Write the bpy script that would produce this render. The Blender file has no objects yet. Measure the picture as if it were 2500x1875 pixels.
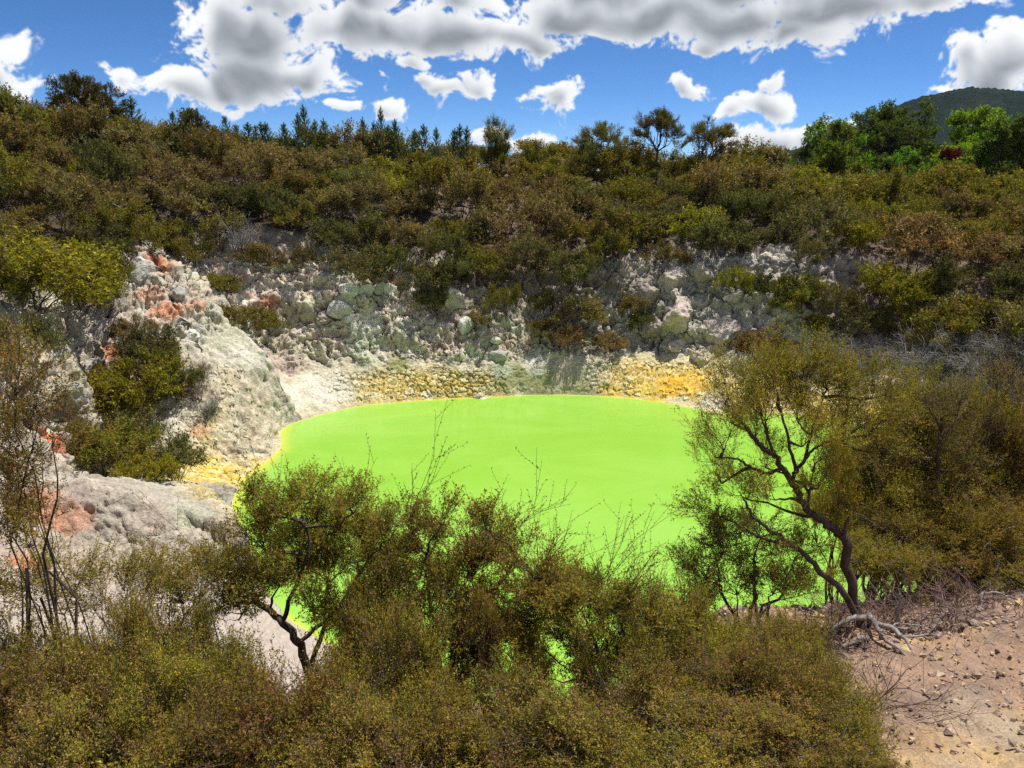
import bpy, math, random
import numpy as np
from mathutils import Vector, Matrix

# ---------------------------------------------------------------- camera, light, exposure
SC = bpy.context.scene
COL = SC.collection
cam_data = bpy.data.cameras.new('camera'); cam = bpy.data.objects.new('camera', cam_data); COL.objects.link(cam)
cam_data.sensor_width = 36.0
cam_data.lens = 36.0 * 1853.0 / 2500.0
cam_data.clip_start = 0.1; cam_data.clip_end = 12000
cam.location = (0, 0, 15.0)
cam.rotation_euler = (math.radians(90 - 15.6), 0, 0)
SC.camera = cam

SUN_EL, SUN_AZ = 68.0, 48.0            # degrees; azimuth clockwise from the view direction (+Y)
sun_data = bpy.data.lights.new('sun', 'SUN'); sun = bpy.data.objects.new('sun', sun_data); COL.objects.link(sun)
sun_data.energy = 5.0; sun_data.angle = math.radians(0.53); sun_data.color = (1.0, 0.95, 0.87)
_e, _a = math.radians(SUN_EL), math.radians(SUN_AZ)
SUN_DIR = Vector((math.cos(_e) * math.sin(_a), math.cos(_e) * math.cos(_a), math.sin(_e)))
sun.rotation_euler = (-SUN_DIR).to_track_quat('-Z', 'Y').to_euler()
sun.location = (30, 20, 80)

SC.view_settings.view_transform = 'Standard'; SC.view_settings.look = 'None'
SC.view_settings.exposure = 0.4; SC.view_settings.gamma = 1.0
SC.view_settings.use_curve_mapping = False
SC.render.engine = 'CYCLES'
SC.cycles.max_bounces = 4; SC.cycles.diffuse_bounces = 2; SC.cycles.glossy_bounces = 2
SC.cycles.transmission_bounces = 3; SC.cycles.transparent_max_bounces = 8
SC.cycles.caustics_reflective = False; SC.cycles.caustics_refractive = False
SC.cycles.sample_clamp_indirect = 4.0
SC.cycles.use_denoising = False

# ---------------------------------------------------------------- sky with cumulus clouds
W = bpy.data.worlds.new('World'); SC.world = W; W.use_nodes = True
wn = W.node_tree; wn.nodes.clear()

def N(tree, kind, ins=None, **props):
    n = tree.nodes.new(kind)
    for k, v in props.items(): setattr(n, k, v)
    for k, v in (ins or {}).items():
        s = n.inputs[k]
        if isinstance(v, bpy.types.NodeSocket): tree.links.new(v, s)
        else: s.default_value = v
    return n

def M_(tree, op, a, b=None, c=None, clamp=False):
    d = {0: a}
    if b is not None: d[1] = b
    if c is not None: d[2] = c
    return N(tree, 'ShaderNodeMath', d, operation=op, use_clamp=clamp).outputs[0]

def VM(tree, op, a, b=None, c=None):
    d = {0: a}
    if b is not None: d[1] = b
    if c is not None: d[2] = c
    n = N(tree, 'ShaderNodeVectorMath', d, operation=op)
    return n.outputs['Value'] if op in ('LENGTH', 'DOT_PRODUCT', 'DISTANCE') else n.outputs[0]

def SMOOTH(tree, x, lo, hi, a=0.0, b=1.0):
    return N(tree, 'ShaderNodeMapRange', {'Value': x, 'From Min': lo, 'From Max': hi, 'To Min': a, 'To Max': b},
             interpolation_type='SMOOTHSTEP').outputs[0]

# cumulus heaps: (azimuth deg, elevation deg, half width, half height), in sky directions
CLOUDS = [(-17.38, 8.57, 3.97, 2.41), (-18.85, 9.23, 2.06, 2.13), (-17.08, 6.09, 4.58, 1.89), (-13.86, 6.19, 1.92, 1.41), (-11.2, 9.56, 4.7, 1.84), (-7.06, 9.42, 3.94, 1.74), (-3.69, 9.09, 3.69, 1.39), (0.0, 8.98, 3.98, 1.27), (2.28, 8.71, 2.27, 0.89), (-6.85, 7.37, 1.7, 0.47), (-22.29, 5.03, 2.65, 1.19), (-20.21, 5.73, 1.54, 1.0), (-32.31, 5.95, 2.53, 1.68), (-25.85, 5.38, 0.94, 1.16), (-6.34, 5.67, 1.29, 0.8), (-4.79, 4.87, 1.59, 0.81), (-2.6, 5.7, 1.45, 1.12), (2.91, 4.75, 1.39, 1.08), (2.32, 5.16, 0.64, 0.81), (12.56, 5.22, 1.51, 0.63), (15.88, 3.84, 0.97, 0.68), (17.9, 4.14, 1.36, 0.83), (18.33, 5.23, 0.73, 0.51), (30.72, 5.48, 2.49, 1.94), (31.74, 6.99, 1.82, 1.99), (29.62, 6.46, 1.18, 1.03), (4.79, 10.33, 4.45, 1.35), (9.79, 10.34, 5.9, 1.46), (15.19, 9.89, 6.6, 1.68), (21.49, 10.01, 6.06, 1.62), (18.66, 8.63, 3.25, 1.33), (26.15, 10.11, 3.94, 1.12), (13.7, 8.48, 1.2, 0.45), (19.28, 2.01, 3.09, 0.95), (16.62, 1.91, 2.41, 0.8), (21.57, 2.37, 2.01, 1.03), (-12.07, 4.17, 0.61, 0.32), (-9.69, 3.93, 1.71, 0.49), (27.63, 4.89, 0.81, 0.34), (0.0, 2.13, 3.53, 0.45), (5.58, 12.16, 7.08, 1.66), (13.69, 12.34, 8.08, 2.07), (22.01, 11.8, 6.39, 1.78), (-9.71, 11.8, 5.52, 1.42), (-16.63, 11.25, 3.94, 1.63), (-3.37, 11.46, 3.37, 1.21)]
sky = wn.nodes.new('ShaderNodeTexSky'); sky.sky_type = 'NISHITA'; sky.sun_disc = False
sky.sun_elevation = math.radians(SUN_EL); sky.sun_rotation = math.radians(SUN_AZ)
sky.altitude = 6500; sky.air_density = 1.0; sky.dust_density = 0.0; sky.ozone_density = 6.0
SKY_STRENGTH = 0.10
sky_c = N(wn, 'ShaderNodeHueSaturation', {'Saturation': 1.12, 'Color': sky.outputs[0]})
bg_sky = N(wn, 'ShaderNodeBackground', {'Color': sky_c.outputs[0], 'Strength': SKY_STRENGTH})


# ---------------------------------------------------------------- noise
def _perm(seed):
    p = np.random.RandomState(seed).permutation(256)
    return np.concatenate([p, p, p])
_G3 = np.random.RandomState(7).normal(size=(256, 3)); _G3 = (_G3 / np.linalg.norm(_G3, axis=1)[:, None]).astype(np.float32)
def perlin(p, seed=0):
    P = _perm(seed).astype(np.int32); p = p.astype(np.float32)
    f = np.floor(p); i = f.astype(np.int32) & 255; f = p - f
    w = f * f * f * (f * (f * 6 - 15) + 10)
    out = np.zeros(len(p), np.float32)
    for dx in (0, 1):
        wx = w[:, 0] if dx else 1 - w[:, 0]
        hx = P[(i[:, 0] + dx) & 255]
        for dy in (0, 1):
            wy = wx * (w[:, 1] if dy else 1 - w[:, 1])
            hy = P[hx + ((i[:, 1] + dy) & 255)]
            for dz in (0, 1):
                g = _G3[P[hy + ((i[:, 2] + dz) & 255)]]
                out += wy * (w[:, 2] if dz else 1 - w[:, 2]) * (g[:, 0] * (f[:, 0] - dx) + g[:, 1] * (f[:, 1] - dy) + g[:, 2] * (f[:, 2] - dz))
    return out * 1.5
def fbm(p, octs=4, seed=0, gain=0.5, ridged=False):
    a, s, out, tot = 1.0, 1.0, np.zeros(len(p)), 0.0
    for o in range(octs):
        n = perlin(p * s + 17.3 * o, seed + o)
        if ridged: n = 1 - 2 * np.abs(n)
        out += a * n; tot += a; a *= gain; s *= 2.03
    return out / tot
def worley(p, seed=0):
    """F1, F2 and the nearest cell's id for points p (unit cells)."""
    P = _perm(seed); c = np.floor(p).astype(np.int64)
    rs = np.random.RandomState(seed + 99).rand(256, 3)
    f1 = np.full(len(p), 9.0); f2 = np.full(len(p), 9.0); cid = np.zeros(len(p), np.int64); key = np.zeros(len(p), np.int64)
    for dx in (-1, 0, 1):
        for dy in (-1, 0, 1):
            for dz in (-1, 0, 1):
                q = c + (dx, dy, dz)
                h = P[P[P[q[:, 0] & 255] + (q[:, 1] & 255)] + (q[:, 2] & 255)]
                d = np.linalg.norm(q + rs[h] - p, axis=1)
                m = d < f1
                f2 = np.where(m, f1, np.minimum(f2, d)); cid = np.where(m, h, cid); key = np.where(m, (q[:, 0] + 2000) * 100000000 + (q[:, 1] + 2000) * 10000 + q[:, 2] + 2000, key); f1 = np.where(m, d, f1)
    worley.key = key
    return f1, f2, cid
def sstep(x, a, b):
    t = np.clip((x - a) / (b - a), 0, 1); return t * t * (3 - 2 * t)

# ---------------------------------------------------------------- the crater
CX, CY = 4.0, 35.0
# bearing from the pool's centre, shore radius, then (distance beyond the shore, height) for
# beach top, cliff foot, cliff top, mid slope, ridge, behind the ridge
COLS = [
 (-180, 16.8, (1.5, 1.2), (4, 4.2), (8, 8.4), (13, 10.2), (19, 12.9), (40, 14)),
 (-172, 16.8, (1.5, 1.0), (4, 3.2), (8, 5.9), (13, 9.2), (19, 12.9), (40, 14)),
 (-163, 16.9, (1.5, 0.9), (4, 2.7), (8, 5.0), (13, 8.6), (19, 12.9), (40, 14)),
 (-145, 16.6, (1.5, 1.0), (4, 2.6), (8, 5.0), (13, 8.6), (22, 12.6), (40, 14)),
 (-130, 16.7, (0.7, 1.0), (3, 2.6), (8, 4.6), (15, 8.5), (34, 13.0), (50, 14)),
 (-118, 17.0, (1.0, 0.8), (4, 2.2), (8, 5.0), (16, 8.5), (34, 14.0), (50, 15)),
 (-105, 17.2, (2.2, 0.7), (5, 1.9), (7.5, 7.0), (16, 10), (34, 14.2), (50, 15.0)),
 (-92, 17.4, (3.0, 0.9), (5.6, 1.8), (8.2, 8.0), (17, 11), (36, 16.2), (52, 16.0)),
 (-75, 17.8, (4.0, 1.0), (8.0, 2.5), (12.0, 8.6), (20, 12), (38, 16.5), (54, 17.5)),
 (-62, 20.0, (3.0, 1.3), (6.0, 3.3), (11, 8.6), (18, 12.5), (35, 16.7), (52, 18.0)),
 (-56, 19.8, (2.5, 1.2), (6.5, 2.6), (13.5, 8.6), (19, 12.2), (34, 16.6), (52, 17.5)),
 (-50, 19.5, (2.5, 1.3), (6.0, 2.8), (13, 9.0), (19, 12.8), (34, 16.5), (52, 17.5)),
 (-38, 18.0, (2.0, 1.4), (4.0, 3.2), (9.5, 8.4), (17, 12), (34, 16.0), (52, 16.5)),
 (-20, 16.5, (1.3, 1.4), (2.8, 2.8), (8, 7.6), (16, 11.4), (34, 15.4), (52, 15.0)),
 (0, 16.0, (1.4, 1.9), (3.0, 2.9), (7.5, 7.4), (16, 11), (34, 14.9), (52, 13.5)),
 (18, 15.5, (3.0, 1.7), (5.0, 3.0), (9, 8.2), (17, 11), (36, 13.9), (54, 12.5)),
 (37, 15.1, (4.5, 2.0), (6.0, 3.0), (11, 8.8), (18, 10.6), (36, 12.1), (54, 11.5)),
 (58, 19.5, (4.0, 1.5), (7.0, 3.0), (11, 7.0), (18, 8.8), (36, 11.8), (54, 12)),
 (75, 20.5, (3.0, 1.0), (6.0, 2.5), (10, 6.5), (18, 8.6), (36, 11.5), (54, 12)),
 (100, 19.5, (2.0, 1.0), (5.0, 3.0), (9, 6.8), (16, 9), (34, 11.5), (50, 12)),
 (125, 17.0, (1.5, 1.2), (4.0, 3.5), (8, 7.0), (14, 9), (26, 11), (44, 12)),
 (150, 16.2, (1.2, 1.5), (3.2, 4.0), (7, 7.9), (13, 9.6), (22, 11.5), (40, 13)),
 (166, 16.5, (1.2, 1.5), (3.0, 4.2), (7.2, 8.6), (12, 9.6), (20, 11.6), (40, 13)),
 (180, 16.8, (1.5, 1.2), (4, 4.2), (8, 8.4), (13, 10.2), (19, 12.9), (40, 14)),
]
_ph = np.array([c[0] for c in COLS], float)
_K = np.zeros((len(COLS), 10, 2))
for _i, c in enumerate(COLS):
    R = c[1]
    pts = [(-9.0, -2.5), (-1.2, -0.7), (0.0, 0.0)] + list(c[2:]) + [(150.0, 9.0)]
    _K[_i] = [(R + o, z) for o, z in pts]
def _pchip(x, xs, ys):
    """monotone cubic through (xs, ys) with ys of shape (n, ...)"""
    h = np.diff(xs); d = np.diff(ys, axis=0) / h[:, None, None]
    m = np.zeros_like(ys)
    w1 = (2 * h[1:] + h[:-1])[:, None, None]; w2 = (h[1:] + 2 * h[:-1])[:, None, None]
    ok = d[:-1] * d[1:] > 0
    with np.errstate(divide='ignore', invalid='ignore'):
        m[1:-1] = np.where(ok, (w1 + w2) / (w1 / d[:-1] + w2 / d[1:]), 0)
    k = np.clip(np.searchsorted(xs, x) - 1, 0, len(xs) - 2)
    t = ((x - xs[k]) / h[k])[:, None, None]; hh = h[k][:, None, None]
    return (2*t**3 - 3*t**2 + 1) * ys[k] + (t**3 - 2*t**2 + t) * hh * m[k] + (-2*t**3 + 3*t**2) * ys[k+1] + (t**3 - t**2) * hh * m[k+1]

# column bearings: fine where the camera looks closely
def _bearings():
    out, a = [], -180.0
    while a < 180.0:
        out.append(a)
        if a < -174 or a > 166: a += 0.11
        elif -172 <= a < -128 or 75 < a <= 163: a += 0.40
        elif -128 <= a < -60: a += 0.20
        elif -60 <= a <= 60: a += 0.19
        else: a += 0.3
    return np.array(out)
PHI = _bearings()
# rows: fractional positions along the ten key points
ROWS = np.concatenate([np.linspace(0, 1, 5)[:-1], np.linspace(1, 2, 10)[:-1], np.linspace(2, 3, 36)[:-1], np.linspace(3, 4, 42)[:-1],
                       np.linspace(4, 5, 86)[:-1], np.linspace(5, 6, 40)[:-1], np.linspace(6, 7, 18)[:-1], np.linspace(7, 8, 8)[:-1],
                       np.linspace(8, 9, 8)])
def build_terrain():
    KP = _pchip(PHI, _ph, _K)                       # (cols, 10, 2)
    n, m = len(PHI), len(ROWS)
    k = np.clip(np.floor(ROWS).astype(int), 0, 8); t = (ROWS - k)[None, :, None]
    # Catmull-like smoothing of the profile, kept monotone by limiting the tangents
    P0 = KP[:, np.maximum(k - 1, 0)]; P1 = KP[:, k]; P2 = KP[:, k + 1]; P3 = KP[:, np.minimum(k + 2, 9)]
    T1 = 0.28 * (P2 - P0); T2 = 0.28 * (P3 - P1)
    lim = np.abs(P2 - P1) * 1.2 + 1e-6
    T1 = np.clip(T1, -lim, lim); T2 = np.clip(T2, -lim, lim)
    Q = (2*t**3 - 3*t**2 + 1) * P1 + (t**3 - 2*t**2 + t) * T1 + (-2*t**3 + 3*t**2) * P2 + (t**3 - t**2) * T2
    r, z = Q[..., 0], Q[..., 1]
    ph = np.radians(PHI)[:, None]
    x = CX + r * np.sin(ph); y = CY + r * np.cos(ph)
    S = np.broadcast_to(ROWS[None, :], r.shape)
    flat = np.stack([x, y, np.zeros_like(x)], -1).reshape(-1, 3)
    # wobble of the shoreline and the cliff line in plan
    wob = (fbm(flat * 0.16, 3, 3) * 1.3 + fbm(flat * 0.5, 3, 5) * 0.45).reshape(r.shape)
    wz = sstep(S, 2.0, 3.5) * (1 - sstep(S, 6.5, 8)) * 0.9 + 0.35 * sstep(S, 1.0, 2.0) * (1 - sstep(S, 2, 3.5))
    r2 = r + wob * wz
    x = CX + r2 * np.sin(ph); y = CY + r2 * np.cos(ph)
    # pale spur that comes down to the pool's left corner, and the grey mound nearer by
    def ridge(x, y, pts, near, far_):
        best = np.full(x.shape, -50.0)
        for (ax, ay, az), (bx, by, bz) in zip(pts[:-1], pts[1:]):
            ux, uy = bx - ax, by - ay; L2 = ux*ux + uy*uy
            t = np.clip(((x - ax) * ux + (y - ay) * uy) / L2, 0, 1)
            d = np.hypot(x - ax - t * ux, y - ay - t * uy)
            side = ((x - ax) * uy - (y - ay) * ux)        # > 0 : right of the direction a->b
            sl = np.where(side > 0, near, far_)
            best = np.maximum(best, az + t * (bz - az) - sl * (np.sqrt(d * d + 0.16) - 0.4))
        return best
    spur = ridge(x, y, [(-13.9, 46.0, -0.9), (-16.4, 47.0, 1.7), (-19.6, 48.5, 5.3), (-22.3, 49.8, 8.6), (-24.6, 51.0, 10.4), (-27, 54, 11.4)], 1.0, 0.60)
    mound = ridge(x, y, [(-9.0, 25.0, -0.3), (-9.9, 24.7, 1.9), (-12.2, 24.6, 3.6), (-15.6, 24.6, 4.5), (-19.5, 24.0, 4.6)], 0.45, 0.95)
    def smax(a, b, k):
        h = np.clip(0.5 + 0.5 * (a - b) / k, 0, 1); return b * (1 - h) + a * h + k * h * (1 - h)
    on = S > 1.9
    z2 = z + (smax(z, spur, 0.35) - z) * sstep(S, 2.0, 2.9) * on
    z2 = z2 + (smax(z2, mound, 0.6) - z2) * sstep(S, 1.97, 2.5) * on
    z = z2
    P = np.stack([x, y, z], -1)
    du = np.gradient(P, axis=0); dv = np.gradient(P, axis=1)
    nr = np.cross(dv, du); nr /= np.linalg.norm(nr, axis=-1)[..., None] + 1e-9
    nr = np.where(nr[..., 2:3] < 0, -nr, nr)
    p = P.reshape(-1, 3)
    steep = np.clip(1 - nr[..., 2], 0, 1)
    near_bank = sstep(np.abs(((PHI + 360) % 360) - 180), 62, 40)[:, None]      # 1 on the camera's side
    m_pre = sstep(mound - (z - 0.6), 0, 0.6) * on
    cliff = sstep(S, 3.2, 4.0) * (1 - sstep(S, 5.0, 5.6)) * (1 - 0.75 * near_bank) * (1 - 0.8 * m_pre)
    beach = sstep(S, 2.0, 2.3) * (1 - sstep(S, 3.0, 4.3)) * (1 - near_bank)
    slope = sstep(S, 5.0, 5.6) * (1 - sstep(S, 8.0, 8.6)) * (1 - near_bank)
    q = p.copy(); q[:, 2] *= 1.25
    a1 = fbm(q * 0.24, 3, 11, ridged=True).reshape(r.shape)
    a2 = fbm(q * 0.75, 3, 21, ridged=True).reshape(r.shape)
    a3 = fbm(q * 2.3, 3, 31).reshape(r.shape)
    a4 = fbm(q * 5.5, 2, 41, ridged=True).reshape(r.shape)
    big = fbm(q * 0.11, 3, 15).reshape(r.shape)
    blocks = np.zeros(r.size); joint = np.ones(r.size)
    ci = np.nonzero((cliff > 0.02).ravel())[0]
    f1, f2, cid = worley((q[ci] + 0.55 * np.stack([a3.ravel()[ci], a2.ravel()[ci], a1.ravel()[ci]], -1)) * np.array([0.34, 0.34, 0.52]), 5)
    blocks[ci] = 0.55 - f1; joint[ci] = sstep(f2 - f1, 0.0, 0.10)
    blocks = blocks.reshape(r.shape); joint = joint.reshape(r.shape)
    bm = sstep(fbm(q * 0.2, 2, 19).reshape(r.shape), -0.15, 0.3)            # where the rock is blocky rather than washed out
    gully = fbm(np.stack([np.degrees(np.arctan2(p[:, 0] - CX, p[:, 1] - CY)) * 0.42, p[:, 2] * 0.10, 0 * p[:, 0]], -1), 3, 23, ridged=True).reshape(r.shape)
    vert = fbm(p * np.array([0.95, 0.95, 0.22]), 3, 27, ridged=True).reshape(r.shape)          # clefts running down the face
    vert2 = fbm(p * np.array([2.6, 2.6, 0.7]), 3, 29, ridged=True).reshape(r.shape)
    led = (p[:, 2].reshape(r.shape) * 0.75 + 1.3 * big + 0.35 * a3); led = led - np.floor(led)             # worn ledges
    ledge = np.minimum(led * 1.3, (1 - led) * 4.0) - 0.45
    d = cliff * (-0.55 * np.clip(vert - 0.42, 0, 1) - 0.20 * np.clip(vert2 - 0.35, 0, 1) + 0.22 * ledge * bm)
    d += cliff * (1.3 * big + 0.42 * a1 + (0.20 + 0.16 * bm) * a2 + 0.11 * a3 + 0.06 * a4 + bm * (0.55 * blocks - 0.16 * (1 - joint)) - (1 - bm) * 0.55 * np.clip(gully, 0, 1))
    # open cracks, broad and fine
    qc = q + 0.5 * np.stack([a3.ravel(), a2.ravel(), a1.ravel()], -1)
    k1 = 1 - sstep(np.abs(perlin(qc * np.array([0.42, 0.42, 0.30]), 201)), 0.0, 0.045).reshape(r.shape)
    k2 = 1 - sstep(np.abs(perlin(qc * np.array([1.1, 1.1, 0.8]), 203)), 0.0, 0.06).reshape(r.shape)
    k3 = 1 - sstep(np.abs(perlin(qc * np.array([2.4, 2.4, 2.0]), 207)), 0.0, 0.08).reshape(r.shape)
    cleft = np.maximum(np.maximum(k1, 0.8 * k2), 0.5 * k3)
    d -= cliff * (0.40 * k1 + 0.24 * k2 + 0.10 * k3)
    d += beach * (0.10 * a2 + 0.07 * a3 + 0.03 * a4)
    d += slope * (0.5 * a1 + 0.2 * a2)
    soil = near_bank * sstep(S, 2.2, 3.2)
    fine = fbm(p * 9.0, 3, 61, ridged=True).reshape(r.shape)
    d += soil * (0.18 * a2 + 0.12 * a3 + 0.06 * a4 + 0.045 * fine) * (1 - 0.6 * sstep(S, 5.6, 6.2))
    m_on = sstep(mound - (z - 0.25), 0, 0.5) * on
    d += m_on * (0.14 * a2 + 0.15 * a3 + 0.08 * a4 - 0.16 * np.clip(vert2 - 0.3, 0, 1) - 0.10 * k2 - 0.07 * k3)
    s_on = sstep(spur - (z - 0.25), 0, 0.5) * on
    d += s_on * (0.14 * a2 + 0.06 * a3 + 0.06 * a4 - 0.45 * np.clip(vert - 0.3, 0, 1) - 0.12 * k2 - 0.08 * k3)
    # cracked sulphur crust: plates with open joints
    crust = np.zeros(r.shape); crack = np.ones(r.shape)
    sel = ((S > 2.02) & (S < 4.25) & (near_bank < 0.4))
    idx = np.nonzero(sel.ravel())[0]
    wp = p[idx] + 0.20 * np.stack([a3.ravel()[idx], a4.ravel()[idx], a2.ravel()[idx]], -1)
    g1, g2, gid = worley(wp * np.array([2.5, 2.5, 2.5]), 77)
    kk = np.zeros(r.size, np.int64); kk[idx] = worley.key; cellkey = kk.reshape(r.shape)
    cw = np.ones(r.size); cw[idx] = sstep(g2 - g1, 0.025, 0.11); crack = cw.reshape(r.shape)
    ids = np.zeros(r.size); ids[idx] = gid / 255.0; plate = ids.reshape(r.shape)
    bd = np.degrees(np.arctan2(x - CX, y - CY))
    cb = np.interp(bd, [-180, -128, -120, -72, -64, -52, -45, -22, -15, 2, 10, 42, 52, 90, 180], [0, 0, 1, 1, 0.15, 0.1, 1, 1, 0.35, 0.2, 1, 1, 0.7, 0.3, 0])
    crust = sel * sstep(S, 2.02, 2.25) * (1 - sstep(S + 0.5 * a2, 3.1, 3.9)) * cb
    d += crust * (-0.13 * (1 - crack) + 0.05 * (plate - 0.5))
    P = P + nr * d[..., None]
    under = S < 2.0
    P[..., 2] = np.where(under, np.minimum(P[..., 2], -0.02 - 0.25 * (2 - S)), np.where(S < 2.6, np.maximum(P[..., 2], 0.02 * (S - 2.0)), P[..., 2]))
    return dict(P=P, S=S, d=d, cliff=cliff, beach=beach, slope=slope, soil=soil, crack=crack, crust=crust, plate=plate,
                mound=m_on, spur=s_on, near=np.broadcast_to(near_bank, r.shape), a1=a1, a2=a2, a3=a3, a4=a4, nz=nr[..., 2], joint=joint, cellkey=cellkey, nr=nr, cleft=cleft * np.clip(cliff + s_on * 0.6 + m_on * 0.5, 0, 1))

# ---------------------------------------------------------------- clouds, computed as a field over sky directions
def cloud_map(u0, u1, v0, v1, nu, nv, heaps=None, seed=0):
    """cover and brightness of the clouds over a patch of sky (degrees of azimuth and elevation)"""
    U, V = np.meshgrid(np.linspace(u0, u1, nu), np.linspace(v0, v1, nv))            # rows go up
    a, e = np.radians(U), np.radians(V)
    d = np.stack([np.cos(e) * np.sin(a), np.cos(e) * np.cos(a), np.sin(e)], -1).reshape(-1, 3)
    sh = U.shape
    dj = d + 0.020 * np.stack([perlin(d * 14 + k * 5.1, seed + k) for k in range(3)], -1) + 0.008 * np.stack([perlin(d * 38 + k * 3.1, seed + 5 + k) for k in range(3)], -1)
    wu = (dj - d) @ np.array([1.0, 0, 0]) * 57.3; wv = (dj - d) @ np.array([0, 0, 1.0]) * 57.3
    Uw, Vw = U + wu.reshape(sh) * 1.5, V + wv.reshape(sh) * 1.2
    if heaps:
        f = np.full(sh, -3.0)
        for (hu, hv, ru, rv) in heaps:
            dv = (Vw - hv) / rv
            dv = np.where(dv < 0, dv * 1.12, dv)
            g = 1 - np.sqrt(((Uw - hu) / ru) ** 2 + dv ** 2)
            h = np.clip(0.5 + 0.5 * (f - g) / 0.22, 0, 1); f = g * (1 - h) + f * h + 0.22 * h * (1 - h)
    else:
        q = d / np.maximum(d[:, 2:3], 0.12)
        f = (fbm(np.stack([q[:, 0] * 0.55, q[:, 1] * 0.55, 0 * q[:, 0]], -1), 4, seed + 50) * 3.2 - 0.45).reshape(sh)
        f = np.where(V < 0, -3, f)
    # cauliflower relief: bright rounded tops on several scales
    bil = np.zeros(len(d)); amp, sc, tot = 1.0, 22.0, 0.0
    for o in range(6):
        bil += amp * (1 - 2.4 * np.sqrt(perlin(dj * sc + o * 9.7, seed + 20 + o) ** 2 + 0.012)); tot += amp; amp *= 0.56; sc *= 2.05
    bil = (bil / tot).reshape(sh)
    wisp = fbm(dj * np.array([45.0, 45.0, 60.0]), 6, seed + 70, 0.6).reshape(sh)
    edge = 1 - sstep(f, 0.15, 0.75)
    fine = fbm(dj * 120.0, 4, seed + 90, 0.6).reshape(sh)
    n = f * 1.0 + 0.55 * bil + (0.5 + 0.35 * edge) * wisp + 0.55 * edge * fine + 0.02
    cover = sstep(n, 0.0, 0.42)
    dv = (v1 - v0) / (nv - 1)
    def blur(a, deg):
        k = max(1, int(deg / dv))
        for ax in (0, 1):
            for _ in range(2):
                p = np.concatenate([np.repeat(np.take(a, [0], ax), k, ax), a, np.repeat(np.take(a, [-1], ax), k + 1, ax)], ax)
                c = np.cumsum(p, ax); sl = [slice(None)] * 2; sl[ax] = slice(2 * k + 1, None); s2 = [slice(None)] * 2; s2[ax] = slice(0, -2 * k - 1)
                a = (c[tuple(sl)] - c[tuple(s2)]) / (2 * k + 1)
        return a
    thick = np.clip(f + 0.5 * bil + 0.3 * wisp, 0, 1.2)
    # sunlight comes from high up: the cloud standing above each point takes it away
    def above(deg):
        k = max(1, int(round(deg / dv))); c = np.cumsum(np.vstack([thick, np.zeros((k, nu))]), 0)
        return (c[k:] - c[:nv]) / k
    ab = blur(0.22 * above(0.7) + 0.35 * above(1.8) + 0.70 * above(4.0) + 0.40 * above(8.0), 0.12)
    h1 = blur(0.30 * bil + 0.5 * f, 0.10); h2 = 0.35 * bil + 0.30 * wisp
    relief = np.tanh(-1.5 * np.gradient(h1, axis=0) / dv - 0.35 * np.gradient(h1, axis=1) / dv) * 0.6 + np.tanh((-0.16 * np.gradient(h2, axis=0) + -0.05 * np.gradient(h2, axis=1)) / dv) * 0.5
    deep = sstep(blur(f, 0.3), 0.05, 0.8)
    lit = 1.0 - 0.88 * np.clip(ab, 0, 1.0) * (0.25 + 0.75 * deep) + 0.15 * relief * (1 - 0.4 * sstep(ab, 0.2, 0.7))
    return np.clip(cover, 0, 1), np.clip(lit, 0.0, 1.0)
def cloud_image(name, *a, **k):
    cov, lit = cloud_map(*a, **k)
    im = bpy.data.images.new(name, cov.shape[1], cov.shape[0], alpha=True, float_buffer=True)
    im.colorspace_settings.name = 'Non-Color'
    px = np.ones(cov.shape + (4,), np.float32); px[..., 0] = cov; px[..., 1] = lit; px[..., 2] = 0
    im.pixels.foreach_set(px.ravel()); im.update(); im.pack()
    return im
FRAME = (-44.0, 44.0, -3.0, 26.0)
im_a = cloud_image('heaped_clouds', *FRAME, 1640, 540, heaps=CLOUDS, seed=3)
im_b = cloud_image('scattered_clouds', -180.0, 180.0, -90.0, 90.0, 900, 450, heaps=None, seed=40)
tc = wn.nodes.new('ShaderNodeTexCoord')
sp = N(wn, 'ShaderNodeSeparateXYZ', {0: VM(wn, 'NORMALIZE', tc.outputs['Generated'])})
az = M_(wn, 'MULTIPLY', M_(wn, 'ARCTAN2', sp.outputs[0], sp.outputs[1]), 180 / math.pi)
el = M_(wn, 'MULTIPLY', M_(wn, 'ARCSINE', sp.outputs[2]), 180 / math.pi)
def sample(im, u0, u1, v0, v1):
    vec = N(wn, 'ShaderNodeCombineXYZ', {0: M_(wn, 'DIVIDE', M_(wn, 'SUBTRACT', az, u0), u1 - u0), 1: M_(wn, 'DIVIDE', M_(wn, 'SUBTRACT', el, v0), v1 - v0)}).outputs[0]
    n = N(wn, 'ShaderNodeTexImage', {'Vector': vec}, image=im, extension='CLIP', interpolation='Cubic')
    s = N(wn, 'ShaderNodeSeparateColor', {0: n.outputs[0]})
    return s.outputs[0], s.outputs[1]
ca, la = sample(im_a, *FRAME); cb, lb = sample(im_b, -180, 180, -90, 90)
out_of = M_(wn, 'MAXIMUM', SMOOTH(wn, M_(wn, 'ABSOLUTE', az), 37.0, 43.0), SMOOTH(wn, el, 18.0, 24.0))
cover = M_(wn, 'MAXIMUM', M_(wn, 'MULTIPLY', ca, M_(wn, 'SUBTRACT', 1.0, out_of)), M_(wn, 'MULTIPLY', cb, out_of))
lit = N(wn, 'ShaderNodeMix', {0: out_of, 2: la, 3: lb}, data_type='FLOAT').outputs[0]
ramp = wn.nodes.new('ShaderNodeValToRGB'); cr = ramp.color_ramp
cr.elements[0].position = 0.05; cr.elements[0].color = (0.20, 0.22, 0.245, 1)
cr.elements[1].position = 0.95; cr.elements[1].color = (0.76, 0.775, 0.79, 1)
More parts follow.
